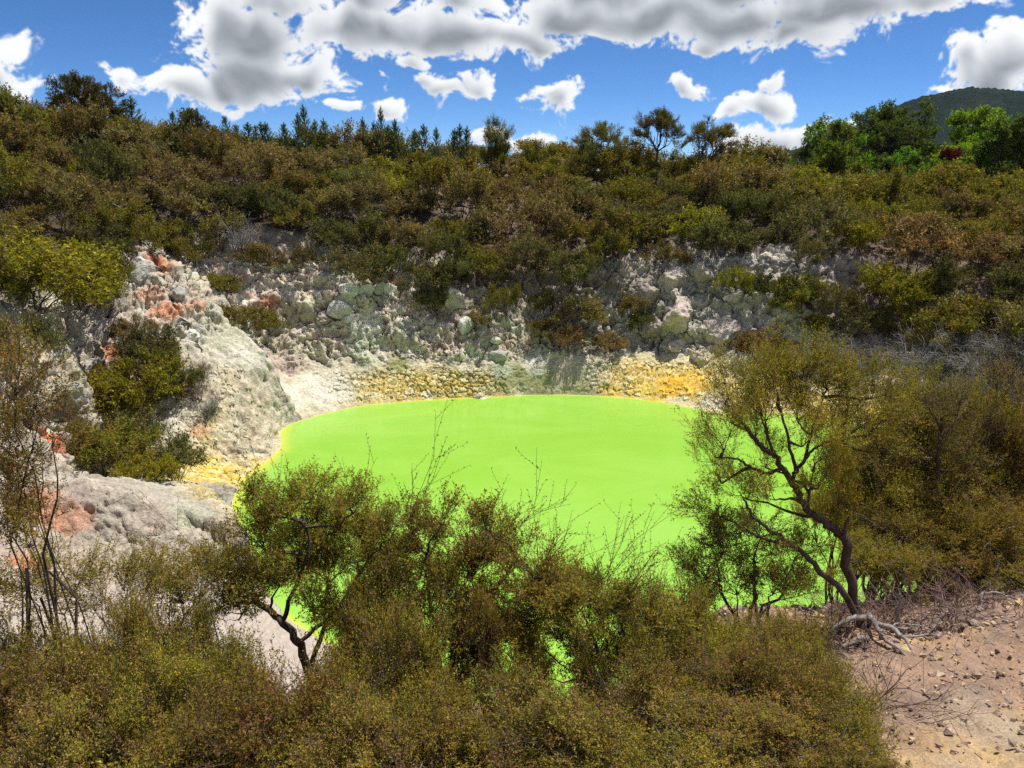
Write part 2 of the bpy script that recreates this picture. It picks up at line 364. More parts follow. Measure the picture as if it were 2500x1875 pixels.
e_ = cr.elements.new(0.45); e_.color = (0.42, 0.445, 0.48, 1)
wn.links.new(lit, ramp.inputs[0])
bg_cl = N(wn, 'ShaderNodeBackground', {'Color': ramp.outputs[0], 'Strength': 1.0})
mixw = N(wn, 'ShaderNodeMixShader', {0: cover, 1: bg_sky.outputs[0], 2: bg_cl.outputs[0]})
wo = wn.nodes.new('ShaderNodeOutputWorld'); wn.links.new(mixw.outputs[0], wo.inputs['Surface'])

# ---------------------------------------------------------------- small helpers
def mesh_np(name, verts, quads=None, tris=None, mats=(), mat_idx=None, smooth=True):
    me = bpy.data.meshes.new(name)
    verts = np.asarray(verts, np.float32)
    loops, starts, tot = [], [], 0
    for arr, k in ((quads, 4), (tris, 3)):
        if arr is not None and len(arr):
            arr = np.asarray(arr, np.int32)
            loops.append(arr.ravel()); starts.append(tot + np.arange(len(arr)) * k); tot += arr.size
    loops = np.concatenate(loops).astype(np.int32); starts = np.concatenate(starts).astype(np.int32)
    me.vertices.add(len(verts)); me.vertices.foreach_set('co', verts.ravel())
    me.loops.add(len(loops)); me.loops.foreach_set('vertex_index', loops)
    me.polygons.add(len(starts)); me.polygons.foreach_set('loop_start', starts)
    if mat_idx is not None: me.polygons.foreach_set('material_index', np.asarray(mat_idx, np.int32))
    me.polygons.foreach_set('use_smooth', np.full(len(starts), bool(smooth)))
    me.update(calc_edges=True)
    for m in mats: me.materials.append(m)
    return me
def point_color(me, name, cols):
    a = me.color_attributes.new(name, 'FLOAT_COLOR', 'POINT')
    c = np.ones((len(cols), 4), np.float32); c[:, :3] = cols
    a.data.foreach_set('color', c.ravel())
def point_float(me, name, v):
    a = me.attributes.new(name, 'FLOAT', 'POINT'); a.data.foreach_set('value', np.asarray(v, np.float32).ravel())
def obj(name, me, parent=None, loc=None):
    o = bpy.data.objects.new(name, me); COL.objects.link(o)
    if parent is not None: o.parent = parent
    if loc is not None: o.location = loc
    return o
def tag(o, label=None, cat=None, group=None, kind=None):
    if label: o['label'] = label
    if cat: o['category'] = cat
    if group: o['group'] = group
    if kind: o['kind'] = kind
    return o
def new_mat(name):
    m = bpy.data.materials.new(name); m.use_nodes = True
    t = m.node_tree; t.nodes.clear()
    out = t.nodes.new('ShaderNodeOutputMaterial')
    return m, t, out

# ---------------------------------------------------------------- materials
def noise(t, vec, scale, detail=4.0, rough=0.55, dist=0.0):
    return N(t, 'ShaderNodeTexNoise', {'Vector': vec, 'Scale': scale, 'Detail': detail, 'Roughness': rough, 'Distortion': dist})
def mixc(t, fac, a, b, mode='MIX'):
    n = t.nodes.new('ShaderNodeMix'); n.data_type = 'RGBA'; n.blend_type = mode
    for i, v in ((0, fac), (6, a), (7, b)):
        if isinstance(v, bpy.types.NodeSocket): t.links.new(v, n.inputs[i])
        else: n.inputs[i].default_value = v if i == 0 else (*v, 1.0) if len(v) == 3 else v
    return n.outputs[2]

def earth_material(name, attr=True, base=(0.4, 0.38, 0.34), bump=1.0, fine=1.0):
    m, t, out = new_mat(name)
    geo = t.nodes.new('ShaderNodeNewGeometry'); pos = geo.outputs['Position']
    if attr: c = N(t, 'ShaderNodeAttribute', attribute_name='mineral').outputs['Color']
    else:
        c = N(t, 'ShaderNodeRGB').outputs[0]; c.default_value = (*base, 1)
        oi = t.nodes.new('ShaderNodeObjectInfo')
        c = mixc(t, 1.0, c, N(t, 'ShaderNodeHueSaturation', {'Color': (0.8, 0.8, 0.8, 1), 'Value': M_(t, 'ADD', 0.8, M_(t, 'MULTIPLY', oi.outputs['Random'], 0.5))}).outputs[0], 'MULTIPLY')
    n1 = noise(t, pos, 1.6 * fine, 4, 0.65, 0.5).outputs['Fac']
    n2 = noise(t, pos, 9.0 * fine, 4, 0.72)
    v = M_(t, 'ADD', SMOOTH(t, n1, 0.3, 0.7, -0.16, 0.18), SMOOTH(t, n2.outputs['Fac'], 0.25, 0.75, -0.32, 0.30))
    c = mixc(t, 1.0, c, N(t, 'ShaderNodeCombineColor', {0: M_(t, 'ADD', 1.0, v), 1: M_(t, 'ADD', 1.0, v), 2: M_(t, 'ADD', 0.99, v)}).outputs[0], 'MULTIPLY')
    fl = N(t, 'ShaderNodeSeparateColor', {0: noise(t, pos, 4.3 * fine, 3, 0.7).outputs['Color']})
    c = mixc(t, SMOOTH(t, fl.outputs[1], 0.56, 0.68, 0.0, 0.5), c, (0.27, 0.225, 0.17))
    h = M_(t, 'ADD', M_(t, 'MULTIPLY', n1, 0.14), M_(t, 'MULTIPLY', n2.outputs['Fac'], 0.075))
    b = N(t, 'ShaderNodeBump', {'Height': h, 'Strength': 0.9 * bump, 'Distance': 1.0})
    p = N(t, 'ShaderNodeBsdfPrincipled', {'Base Color': c, 'Roughness': 0.92, 'Normal': b.outputs[0]})
    p.inputs['Specular IOR Level'].default_value = 0.25
    t.links.new(p.outputs[0], out.inputs[0])
    return m

def leaf_material(name, translucent=0.38, sat=1.0):
    m, t, out = new_mat(name)
    c = N(t, 'ShaderNodeAttribute', attribute_name='tint').outputs['Color']
    oi = t.nodes.new('ShaderNodeObjectInfo')
    geo = t.nodes.new('ShaderNodeNewGeometry')
    patch = noise(t, geo.outputs['Position'], 0.9, 3, 0.5).outputs['Fac']
    val = M_(t, 'ADD', 0.72, M_(t, 'ADD', M_(t, 'MULTIPLY', oi.outputs['Random'], 0.36), SMOOTH(t, patch, 0.3, 0.7, 0.0, 0.28)))
    hue = M_(t, 'ADD', 0.487, M_(t, 'MULTIPLY', M_(t, 'FRACT', M_(t, 'MULTIPLY', oi.outputs['Random'], 7.13)), 0.026))
    hs = N(t, 'ShaderNodeHueSaturation', {'Hue': hue, 'Saturation': sat, 'Value': val, 'Color': c})
    d = N(t, 'ShaderNodeBsdfDiffuse', {'Color': hs.outputs[0], 'Roughness': 0.5})
    tc = mixc(t, 1.0, hs.outputs[0], (1.15, 1.2, 0.55), 'MULTIPLY')
    tr = N(t, 'ShaderNodeBsdfTranslucent', {'Color': tc})
    mx = N(t, 'ShaderNodeMixShader', {0: translucent, 1: d.outputs[0], 2: tr.outputs[0]})
    t.links.new(mx.outputs[0], out.inputs[0])
    return m

def bark_material(name, a, b):
    m, t, out = new_mat(name)
    geo = t.nodes.new('ShaderNodeNewGeometry'); pos = geo.outputs['Position']
    st = noise(t, VM(t, 'MULTIPLY', pos, (1, 1, 0.25)), 46.0, 5, 0.7, 0.8).outputs['Fac']
    n1 = noise(t, pos, 6.0, 4, 0.6).outputs['Fac']
    c = mixc(t, SMOOTH(t, M_(t, 'ADD', M_(t, 'MULTIPLY', st, 0.6), M_(t, 'MULTIPLY', n1, 0.4)), 0.35, 0.65), a, b)
    bp = N(t, 'ShaderNodeBump', {'Height': st, 'Strength': 0.8, 'Distance': 0.02})
    p = N(t, 'ShaderNodeBsdfPrincipled', {'Base Color': c, 'Roughness': 0.9, 'Normal': bp.outputs[0]})
    p.inputs['Specular IOR Level'].default_value = 0.2
    t.links.new(p.outputs[0], out.inputs[0])
    return m

MAT_EARTH = earth_material('mineral_ground')
MAT_CLAY = earth_material('clay_bank', fine=4.5, bump=0.55)
MAT_ROCK = earth_material('loose_rock', attr=False, base=(0.62, 0.60, 0.54), bump=1.2)
MAT_LICHEN = earth_material('lichen_rock', attr=False, base=(0.56, 0.47, 0.41), bump=1.3)
MAT_CLOD = earth_material('soil_clod', attr=False, base=(0.37, 0.29, 0.24), bump=0.6, fine=6.0)
MAT_LEAF = leaf_material('scrub_leaf')
MAT_LEAF_SOFT = leaf_material('broad_leaf', 0.36)
MAT_BARK = bark_material('dark_bark', (0.045, 0.032, 0.026), (0.13, 0.095, 0.075))
MAT_BARK_RED = bark_material('peeling_bark', (0.075, 0.042, 0.032), (0.21, 0.125, 0.09))
MAT_DEAD = bark_material('dead_wood', (0.15, 0.13, 0.125), (0.36, 0.335, 0.32))
MAT_DEAD_RED = bark_material('dead_brushwood', (0.13, 0.075, 0.06), (0.30, 0.21, 0.18))

# ---------------------------------------------------------------- crater ground
T = build_terrain()
def terrain_colors():
    P = T['P']; sh = P.shape[:2]; p = P.reshape(-1, 3)
    S = T['S']; a1, a2, a3, a4 = T['a1'], T['a2'], T['a3'], T['a4']
    def L(c): return np.array(c)[None, None, :]
    def mix(a, b, f): f = np.clip(f, 0, 1)[..., None]; return a * (1 - f) + b * f
    lo = fbm(p * 0.13, 3, 131).reshape(sh); md = fbm(p * 0.42, 4, 141).reshape(sh); md2 = fbm(p * 0.8, 4, 151).reshape(sh)
    strat = np.sin(p[:, 2].reshape(sh) * 3.1 + 2.2 * md + 1.5 * lo)
    pale = L((0.52, 0.45, 0.34)); white = L((0.60, 0.56, 0.45)); pink = L((0.42, 0.325, 0.26)); grey = L((0.31, 0.28, 0.235)); green = L((0.36, 0.36, 0.21))
    c = mix(pale * np.ones(sh + (1,)), pink, sstep(md, -0.25, 0.35))
    c = mix(c, white, sstep(md2 + 0.25 * strat, 0.05, 0.45))
    c = mix(c, green, sstep(lo + 0.5 * md2, 0.08, 0.5) * 0.5)
    c = mix(c, grey, sstep(a2 * 0.6 - md, 0.2, 0.6) * 0.55)
    x, y = P[..., 0], P[..., 1]
    bear = np.degrees(np.arctan2(x - CX, y - CY))
    # the right-hand cliffs are greyer and lichen-dark
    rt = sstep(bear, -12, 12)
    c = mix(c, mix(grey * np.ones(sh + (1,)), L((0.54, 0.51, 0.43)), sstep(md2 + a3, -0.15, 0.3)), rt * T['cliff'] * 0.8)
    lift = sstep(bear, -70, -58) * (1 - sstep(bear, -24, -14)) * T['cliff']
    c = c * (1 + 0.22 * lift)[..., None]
    # beach: cream fading to sulphur yellow along the water
    cream = mix(L((0.50, 0.47, 0.32)) * np.ones(sh + (1,)), L((0.54, 0.51, 0.41)), sstep(md2, -0.2, 0.3))
    yel = mix(L((0.66, 0.48, 0.085)) * np.ones(sh + (1,)), L((0.62, 0.52, 0.24)), sstep(T['plate'] + 0.4 * md2, 0.25, 0.85))
    yw = np.interp(bear, [-180, -135, -122, -100, -75, -66, -60, -50, -42, -25, -14, -8, 5, 12, 25, 45, 60, 90, 180],
                   [0.1, 0.6, 1.0, 1.0, 1.0, 0.7, 0.1, 0.0, 0.75, 0.85, 0.3, 0.1, 0.1, 0.8, 1.0, 0.9, 0.7, 0.6, 0.2])
    reach = np.interp(bear, [-180, -120, -90, -70, -55, -40, -20, 0, 12, 30, 45, 180], [0.4, 1.1, 1.2, 1.0, 0.3, 1.35, 1.2, 0.5, 1.3, 1.35, 1.1, 0.6])
    bw = T['beach']
    c = mix(c, cream, bw * 0.9)
    c = mix(c, yel, yw * (1 - sstep(S - 2.0 + 0.35 * md, reach * 0.5, reach * 1.3)) * sstep(S, 1.5, 2.0) * (1 - T['near']))
    c = mix(c, L((0.20, 0.13, 0.06)), T['crust'] * (1 - T['crack']) * 0.8)  # crust joints darkened in the colour: some dirt, and their shade painted in
    c = c * (1 + (T['crust'] * (T['plate'] - 0.5) * 0.35)[..., None])
    # grey mound and pale spur
    c = mix(c, mix(L((0.235, 0.21, 0.19)) * np.ones(sh + (1,)), L((0.37, 0.34, 0.30)), sstep(md2 + 0.5 * a3, -0.25, 0.3)), T['mound'] * 0.95)
    c = mix(c, mix(L((0.36, 0.31, 0.27)) * np.ones(sh + (1,)), L((0.50, 0.47, 0.39)), sstep(md2 + 0.4 * a2, -0.2, 0.35)), T['spur'] * 0.75)
    c = mix(c, L((0.16, 0.13, 0.10)), T['cleft'] * 0.6)  # a little dirt in the clefts, plus their shade painted into the colour
    # leaf litter under the scrub
    lit = L((0.06, 0.045, 0.03)); lit2 = L((0.11, 0.078, 0.052))
    c = mix(c, mix(lit * np.ones(sh + (1,)), lit2, sstep(md2, -0.1, 0.4)), np.maximum(T['slope'], sstep(S, 6.5, 7.5) * (1 - T['near'])))
    brown = sstep(bear, 40, 50) * sstep(S, 4.0, 4.5) * (1 - T['near']) * sstep(md2 + 0.3 * a3, -0.45, 0.0)
    c = mix(c, L((0.17, 0.12, 0.085)), brown * 0.85)
    cb = sstep(bear, -22, -14) * (1 - sstep(bear, 8, 14)) * sstep(S, 4.3, 4.8)
    c = mix(c, L((0.19, 0.14, 0.10)), cb * 0.7)
    # camera's bank: pinkish clay, sandy track
    clay = mix(L((0.30, 0.195, 0.135)) * np.ones(sh + (1,)), L((0.20, 0.14, 0.11)), sstep(md2 + 0.5 * a3, -0.2, 0.35))
    clay = mix(clay, L((0.52, 0.34, 0.16)), sstep(md + 0.4 * a3, 0.12, 0.4) * 0.7)
    c = mix(c, clay, T['soil'])
    track = sstep(6.3 - y + 0.45 * (x - 4.0) + 0.9 * md2, 0.0, 0.9) * sstep(x, 1.2, 2.4) * T['near']
    sand = mix(L((0.44, 0.29, 0.125)) * np.ones(sh + (1,)), L((0.38, 0.29, 0.20)), sstep(md2, -0.15, 0.3))
    c = mix(c, sand, track * 0.9)
    # pale ash bank under the shrubs in front of the mound
    ash = sstep(-1.5 - x, 0, 3) * sstep(y, 8.5, 12)
    c = mix(c, L((0.44, 0.38, 0.33)), ash * T['near'] * 0.9)
    # stains with a shape of their own: x, y, z, radius, colour, strength
    wob = 0.45 * np.stack([md2, a3, md], -1)
    for (sx, sy, sz, sr, sc, ss) in STAINS:
        dd = np.linalg.norm((P + wob * sr * 1.6 - np.array([sx, sy, sz])) * np.array([1, 1, 1.1]), axis=-1) / sr
        c = mix(c, L(sc), (1 - sstep(dd, 0.45, 1.15)) * ss)
    return c.reshape(-1, 3)
OR = (0.56, 0.22, 0.10); GO = (0.70, 0.42, 0.05); OL = (0.24, 0.25, 0.10); WH = (0.60, 0.57, 0.48); GG = (0.40, 0.44, 0.31); PK = (0.46, 0.35, 0.31); YE = (0.68, 0.52, 0.12); DK = (0.17, 0.14, 0.11); RD = (0.55, 0.17, 0.08)
STAINS = [(-22.9, 49.6, 9.4, 1.3, OR, 0.80), (-20.9, 45.7, 7.1, 1.2, OR, 0.80), (-22.4, 46.5, 8.0, 0.9, OR, 0.50), (-19.4, 46.7, 7.3, 1.0, OR, 0.50), (-17.4, 53.5, 6.1, 1.0, RD, 0.70), (-19.4, 54.3, 7.8, 0.7, OR, 0.50), (-22.4, 41.7, 5.3, 0.9, RD, 0.80), (-20.9, 40.5, 4.2, 0.6, RD, 0.70), (-18.8, 29.2, 4.5, 0.9, RD, 0.90), (-16.0, 23.6, 4.0, 1.0, OR, 0.70), (-14.8, 23.4, 3.7, 0.8, OR, 0.50), (-13.5, 19.1, 4.5, 0.7, RD, 0.70), (-16.6, 38.2, 1.8, 0.7, OR, 0.50), (-12.4, 55.9, 7.9, 1.4, GG, 0.80), (-10.6, 55.0, 7.1, 1.2, OL, 0.60), (-9.6, 55.4, 6.9, 0.8, RD, 0.50), (-4.9, 57.3, 8.1, 1.5, GO, 0.45), (-8.9, 56.6, 7.0, 0.8, RD, 0.50), (-10.6, 52.7, 4.0, 1.9, WH, 0.85), (-10.3, 52.2, 3.2, 1.5, GG, 0.70), (-7.7, 53.1, 4.1, 1.3, GG, 0.50), (-7.9, 51.6, 1.9, 1.0, OL, 0.90), (-0.3, 51.5, 1.2, 1.5, OL, 0.70), (2.0, 51.6, 1.2, 1.5, OL, 0.80), (4.5, 51.3, 0.8, 1.3, OL, 0.60), (-0.7, 51.7, 1.5, 0.8, GG, 0.80), (10.8, 50.3, 0.7, 1.4, GO, 1.00), (12.5, 50.0, 1.1, 1.2, GO, 0.80), (9.3, 50.5, 0.5, 1.0, YE, 0.90), (6.9, 50.8, 0.3, 1.0, YE, 0.70), (13.0, 47.6, 0.3, 1.5, WH, 0.70), (11.1, 48.5, 0.0, 1.0, WH, 0.50), (1.6, 52.2, 1.9, 1.0, WH, 0.80), (3.9, 52.1, 1.8, 1.3, PK, 0.70), (-3.5, 54.1, 4.6, 1.6, DK, 0.60), (-5.2, 54.7, 4.9, 1.0, DK, 0.60), (-3.3, 52.3, 2.8, 1.0, WH, 0.60), (-12.7, 48.9, 1.1, 2.2, WH, 0.80), (-14.3, 46.9, 1.1, 1.6, WH, 0.70), (-5.8, 49.9, 0.3, 0.5, WH, 0.70), (-15.9, 50.1, 2.3, 1.6, PK, 0.70), (-17.6, 46.1, 5.4, 1.8, GG, 0.35), (-16.0, 44.9, 4.1, 1.5, WH, 0.50), (-18.9, 32.3, 2.9, 1.0, WH, 0.70), (-19.8, 32.5, 5.4, 1.2, GG, 0.60), (-11.3, 24.7, 3.5, 1.0, GG, 0.50), (30.2, 49.1, 5.6, 1.6, GG, 0.80), (29.5, 50.0, 6.5, 1.4, WH, 0.50), (19.5, 49.3, 1.8, 1.2, WH, 0.50), (24.7, 45.8, 1.5, 1.5, PK, 0.50), (22.6, 42.9, 0.0, 1.3, WH, 0.80), (22.8, 44.8, 0.5, 1.2, GO, 0.70), (11.1, 57.7, 8.0, 1.6, DK, 0.40), (9.9, 56.3, 6.5, 1.5, DK, 0.50), (6.6, 54.1, 2.7, 1.5, DK, 0.50), (-0.4, 56.5, 6.4, 1.6, DK, 0.40)]
n_, m_ = T['P'].shape[:2]
ii, jj = np.meshgrid(np.arange(n_), np.arange(m_ - 1), indexing='ij'); i2 = (ii + 1) % n_
quads = np.stack([ii * m_ + jj, ii * m_ + jj + 1, i2 * m_ + jj + 1, i2 * m_ + jj], -1).reshape(-1, 4)
vis = (T['P'][..., 1] > -6)[ii, jj].ravel() | (T['S'][ii, jj].ravel() > 7.9)
nearf = (T['soil'][ii, jj].ravel() > 0.5)[vis]
gme = mesh_np('crater_ground', T['P'].reshape(-1, 3), quads=quads[vis], mats=[MAT_EARTH, MAT_CLAY], mat_idx=nearf)
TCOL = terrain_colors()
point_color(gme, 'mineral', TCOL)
GROUND = tag(obj('crater_ground', gme), 'pale mineral crater walls, yellow crusted shore and scrub-covered slopes', kind='structure')

# the sulphur crust's plates that can be told apart, each lifted off its bed with an edge of its own
def crust_plates(limit=300):
    P = T['P']; key = T['cellkey']; n, m = key.shape
    k4 = np.stack([key[ii, jj], key[ii, jj + 1], key[i2, jj + 1], key[i2, jj]], -1).reshape(-1, 4)
    c4 = np.minimum.reduce([T['crack'][ii, jj], T['crack'][ii, jj + 1], T['crack'][i2, jj + 1], T['crack'][i2, jj]]).ravel()
    cr = T['crust'][ii, jj].ravel()
    ok = (k4 == k4[:, :1]).all(1) & (k4[:, 0] > 0) & (c4 > 0.55) & (cr > 0.35)
    fi = np.nonzero(ok)[0]; kf = k4[fi, 0]; o = np.argsort(kf, kind='stable'); fi, kf = fi[o], kf[o]
    u, st, ct = np.unique(kf, return_index=True, return_counts=True)
    V = P.reshape(-1, 3); NR = T['nr'].reshape(-1, 3); info = []
    for a, b in zip(st, ct):
        f = quads[fi[a:a + b]]; c = V[f.ravel()].mean(0)
        pts = V[f]; ar = 0.5 * np.linalg.norm(np.cross(pts[:, 2] - pts[:, 0], pts[:, 3] - pts[:, 1]), axis=1).sum()
        view = np.array([0, 0, 15.0]) - c; D = np.linalg.norm(view); cosv = max(0.0, NR[f.ravel()].mean(0) @ view / D)
        if abs(c[0]) > 0.66 * c[1] or c[1] < 27 or (c[0] > 13 and c[1] < 47): continue
        info.append((ar * cosv / D ** 2, a, b))
    info.sort(reverse=True)
    for s_, a, b in info[:limit]:
        f = quads[fi[a:a + b]]; vs, inv = np.unique(f, return_inverse=True); f2 = inv.reshape(f.shape)
        top = V[vs] + NR[vs] * 0.03; bot = V[vs] - NR[vs] * 0.05; c = top.mean(0)
        e = np.concatenate([f2[:, [0, 1]], f2[:, [1, 2]], f2[:, [2, 3]], f2[:, [3, 0]]]); cnt = {}
        for p, q in e: cnt[(min(p, q), max(p, q))] = cnt.get((min(p, q), max(p, q)), 0) + 1
        k = len(vs); side = [(q, p, p + k, q + k) for p, q in e if cnt[(min(p, q), max(p, q))] == 1]
        me = mesh_np('crust_plate', np.concatenate([top, bot]) - c, quads=np.concatenate([f2, np.array(side)]), mats=[MAT_EARTH], smooth=True)
        col = TCOL[vs]; point_color(me, 'mineral', np.concatenate([col, col * 0.8]))
        obj('crust_plate', me, GROUND, tuple(c))
crust_plates()

# plain that carries on to the horizon
def plain():
    k = np.linspace(-1, 1, 41); g = np.sign(k) * np.abs(k) ** 2.2 * 6000
    X, Y = np.meshgrid(g, g, indexing='ij')
    Z = np.full(X.shape, 3.0) - sstep(np.hypot(X, Y), 0, 200) * 0 - 6 * (1 - sstep(np.hypot(X - CX, Y - CY), 60, 160)) * 3
    v = np.stack([X, Y, Z], -1).reshape(-1, 3); n = 41
    a, b = np.meshgrid(np.arange(n - 1), np.arange(n - 1), indexing='ij')
    q = np.stack([a * n + b, (a + 1) * n + b, (a + 1) * n + b + 1, a * n + b + 1], -1).reshape(-1, 4)
    me = mesh_np('ground', v, quads=q, mats=[earth_material('pasture', attr=False, base=(0.11, 0.13, 0.04), fine=0.05, bump=0.2)])
    tag(obj('ground', me), 'grassy plain stretching to the horizon', kind='structure')
plain()

# ---------------------------------------------------------------- pool
def pool_material():
    m, t, out = new_mat('opaque_green_water')
    geo = t.nodes.new('ShaderNodeNewGeometry'); pos = geo.outputs['Position']
    sh = N(t, 'ShaderNodeAttribute', attribute_name='shallow').outputs['Fac']
    sw = noise(t, VM(t, 'MULTIPLY', pos, (0.10, 0.22, 1)), 1.0, 6, 0.62, 1.6).outputs['Fac']
    c = mixc(t, SMOOTH(t, sw, 0.35, 0.7), (0.228, 0.455, 0.048), (0.262, 0.485, 0.066))
    scum = noise(t, VM(t, 'MULTIPLY', pos, (0.35, 0.8, 1)), 1.0, 6, 0.7, 2.0).outputs['Fac']
    c = mixc(t, M_(t, 'MULTIPLY', SMOOTH(t, scum, 0.5, 0.72), SMOOTH(t, sh, 0.0, 0.8, 0.02, 0.35)), c, (0.44, 0.58, 0.14))
    c = mixc(t, SMOOTH(t, sh, 0.55, 1.0, 0.0, 0.85), c, (0.46, 0.50, 0.06))
    r1 = noise(t, VM(t, 'MULTIPLY', pos, (1.2, 3.4, 1)), 2.2, 3, 0.5, 0.4).outputs['Fac']
    r2 = noise(t, pos, 9.0, 2, 0.5).outputs['Fac']
    cat = SMOOTH(t, noise(t, pos, 0.12, 2, 0.5).outputs['Fac'], 0.35, 0.65, 0.25, 1.0)
    b = N(t, 'ShaderNodeBump', {'Height': M_(t, 'ADD', r1, M_(t, 'MULTIPLY', r2, 0.3)), 'Strength': M_(t, 'MULTIPLY', cat, 0.5), 'Distance': 0.04})
    p = N(t, 'ShaderNodeBsdfPrincipled', {'Base Color': c, 'Roughness': 0.08, 'IOR': 1.36, 'Normal': b.outputs[0]})
    t.links.new(p.outputs[0], out.inputs[0])
    return m
def pool():
    S0 = T['P'][:, np.argmin(np.abs(ROWS - 2.0))]
    rad = np.hypot(S0[:, 0] - CX, S0[:, 1] - CY)
    fr = np.concatenate([[0.0], np.linspace(0.25, 0.8, 8), np.linspace(0.83, 1.0, 14), [1.03]])
    ang = np.radians(PHI[::6]); rr = rad[::6]
    V = [(CX, CY, 0.0)]; sh = [0.0]
    for f in fr[1:]:
        for a, r in zip(ang, rr):
            V.append((CX + r * f * math.sin(a), CY + r * f * math.cos(a), 0.0))
            b = (math.degrees(a))
            wide = 2.2 if -125 < b < -62 else 0.7
            sh.append(max(0.0, 1 - (1 - min(f, 1)) * r / wide))
    n = len(ang); quads, tris = [], []
    for j in range(n): tris.append((0, 1 + (j + 1) % n, 1 + j))
    for k in range(len(fr) - 2):
        for j in range(n):
            a, b = 1 + k * n + j, 1 + k * n + (j + 1) % n
            quads.append((a, b, b + n, a + n))
    me = mesh_np('pool_water', np.array(V), quads=quads, tris=tris, mats=[pool_material()])
    point_float(me, 'shallow', sh)
    tag(obj('pool_water', me), 'opaque bright lime green geothermal water filling the crater', kind='structure')
pool()

# ---------------------------------------------------------------- plants
def frames(d, spin):
    """rotation matrices whose z axis is d"""
    d = d / (np.linalg.norm(d, axis=1)[:, None] + 1e-9)
    ref = np.where(np.abs(d[:, 2:3]) < 0.95, np.array([[0, 0, 1.0]]), np.array([[1.0, 0, 0]]))
    x = np.cross(ref, d); x /= np.linalg.norm(x, axis=1)[:, None] + 1e-9
    y = np.cross(d, x); c, s = np.cos(spin)[:, None], np.sin(spin)[:, None]
    return np.stack([c * x + s * y, -s * x + c * y, d], -1)          # columns
def unit(v): return v / (np.linalg.norm(v, axis=-1, keepdims=True) + 1e-9)

def leaf_quads(rs, base, axis, n, ln, wd, spread=0.9, lo=0.1):
    """n leaves along a twig from base (3,) along axis (3,): (n,3,3)"""
    t = np.linspace(lo, 1.0, n); b = base + t[:, None] * axis
    a = unit(axis[None, :] * np.ones((n, 1)))
    rnd = unit(rs.normal(size=(n, 3))); side = unit(np.cross(a, rnd))
    d = unit(a * (1 - 0.55 * spread) + side * spread)
    l = ln * rs.uniform(0.7, 1.25, n)[:, None]; w = wd * rs.uniform(0.7, 1.2, n)[:, None]
    s = unit(np.cross(d, unit(rs.normal(size=(n, 3)) * 0.75 + np.array([0, 0, 1.0]))))
    return np.stack([b + d * l * 0.25 + s * w * 0.55, b + d * l, b + d * l * 0.1 - s * w * 0.5], 1)
def sprig(seed, length=0.26, subs=5, per=8, ln=0.014, wd=0.007, angle=0.75, curve=0.25, lo=0.1):
    """a twig template pointing up z: leaf quads (n,3,3) and twig paths [(pts, r0, r1)]"""
    rs = np.random.RandomState(seed)
    k = 4; bend = rs.normal(size=3) * curve; t = np.linspace(0, 1, k)[:, None]
    main = np.array([0, 0, 1.0]) * length * t + bend * np.array([1, 1, 0.2]) * length * t ** 2
    leaves, paths = [], [(main, 1.0, 0.35)]
    for a, b in zip(main[:-1], main[1:]): leaves.append(leaf_quads(rs, a, b - a, max(2, per // 3), ln, wd, lo=lo))
    for i in range(subs):
        tt = (i + rs.rand() * 0.7 + 0.5) / (subs + 0.4); tt = min(tt, 0.97)
        o = np.array([np.interp(tt, t[:, 0], main[:, j]) for j in range(3)])
        th = i * 2.4 + rs.rand(); d = np.array([math.cos(th) * angle, math.sin(th) * angle, 1.0]); d /= np.linalg.norm(d)
        L = length * (0.62 - 0.35 * tt) * rs.uniform(0.8, 1.25)
        e = d * L + np.array([0, 0, 0.12 * L])
        paths.append((np.stack([o, o + e * 0.5 + rs.normal(size=3) * 0.05 * L, o + e]), 0.55, 0.25))
        leaves.append(leaf_quads(rs, o, e, per, ln, wd, lo=lo))
    return np.concatenate(leaves), paths
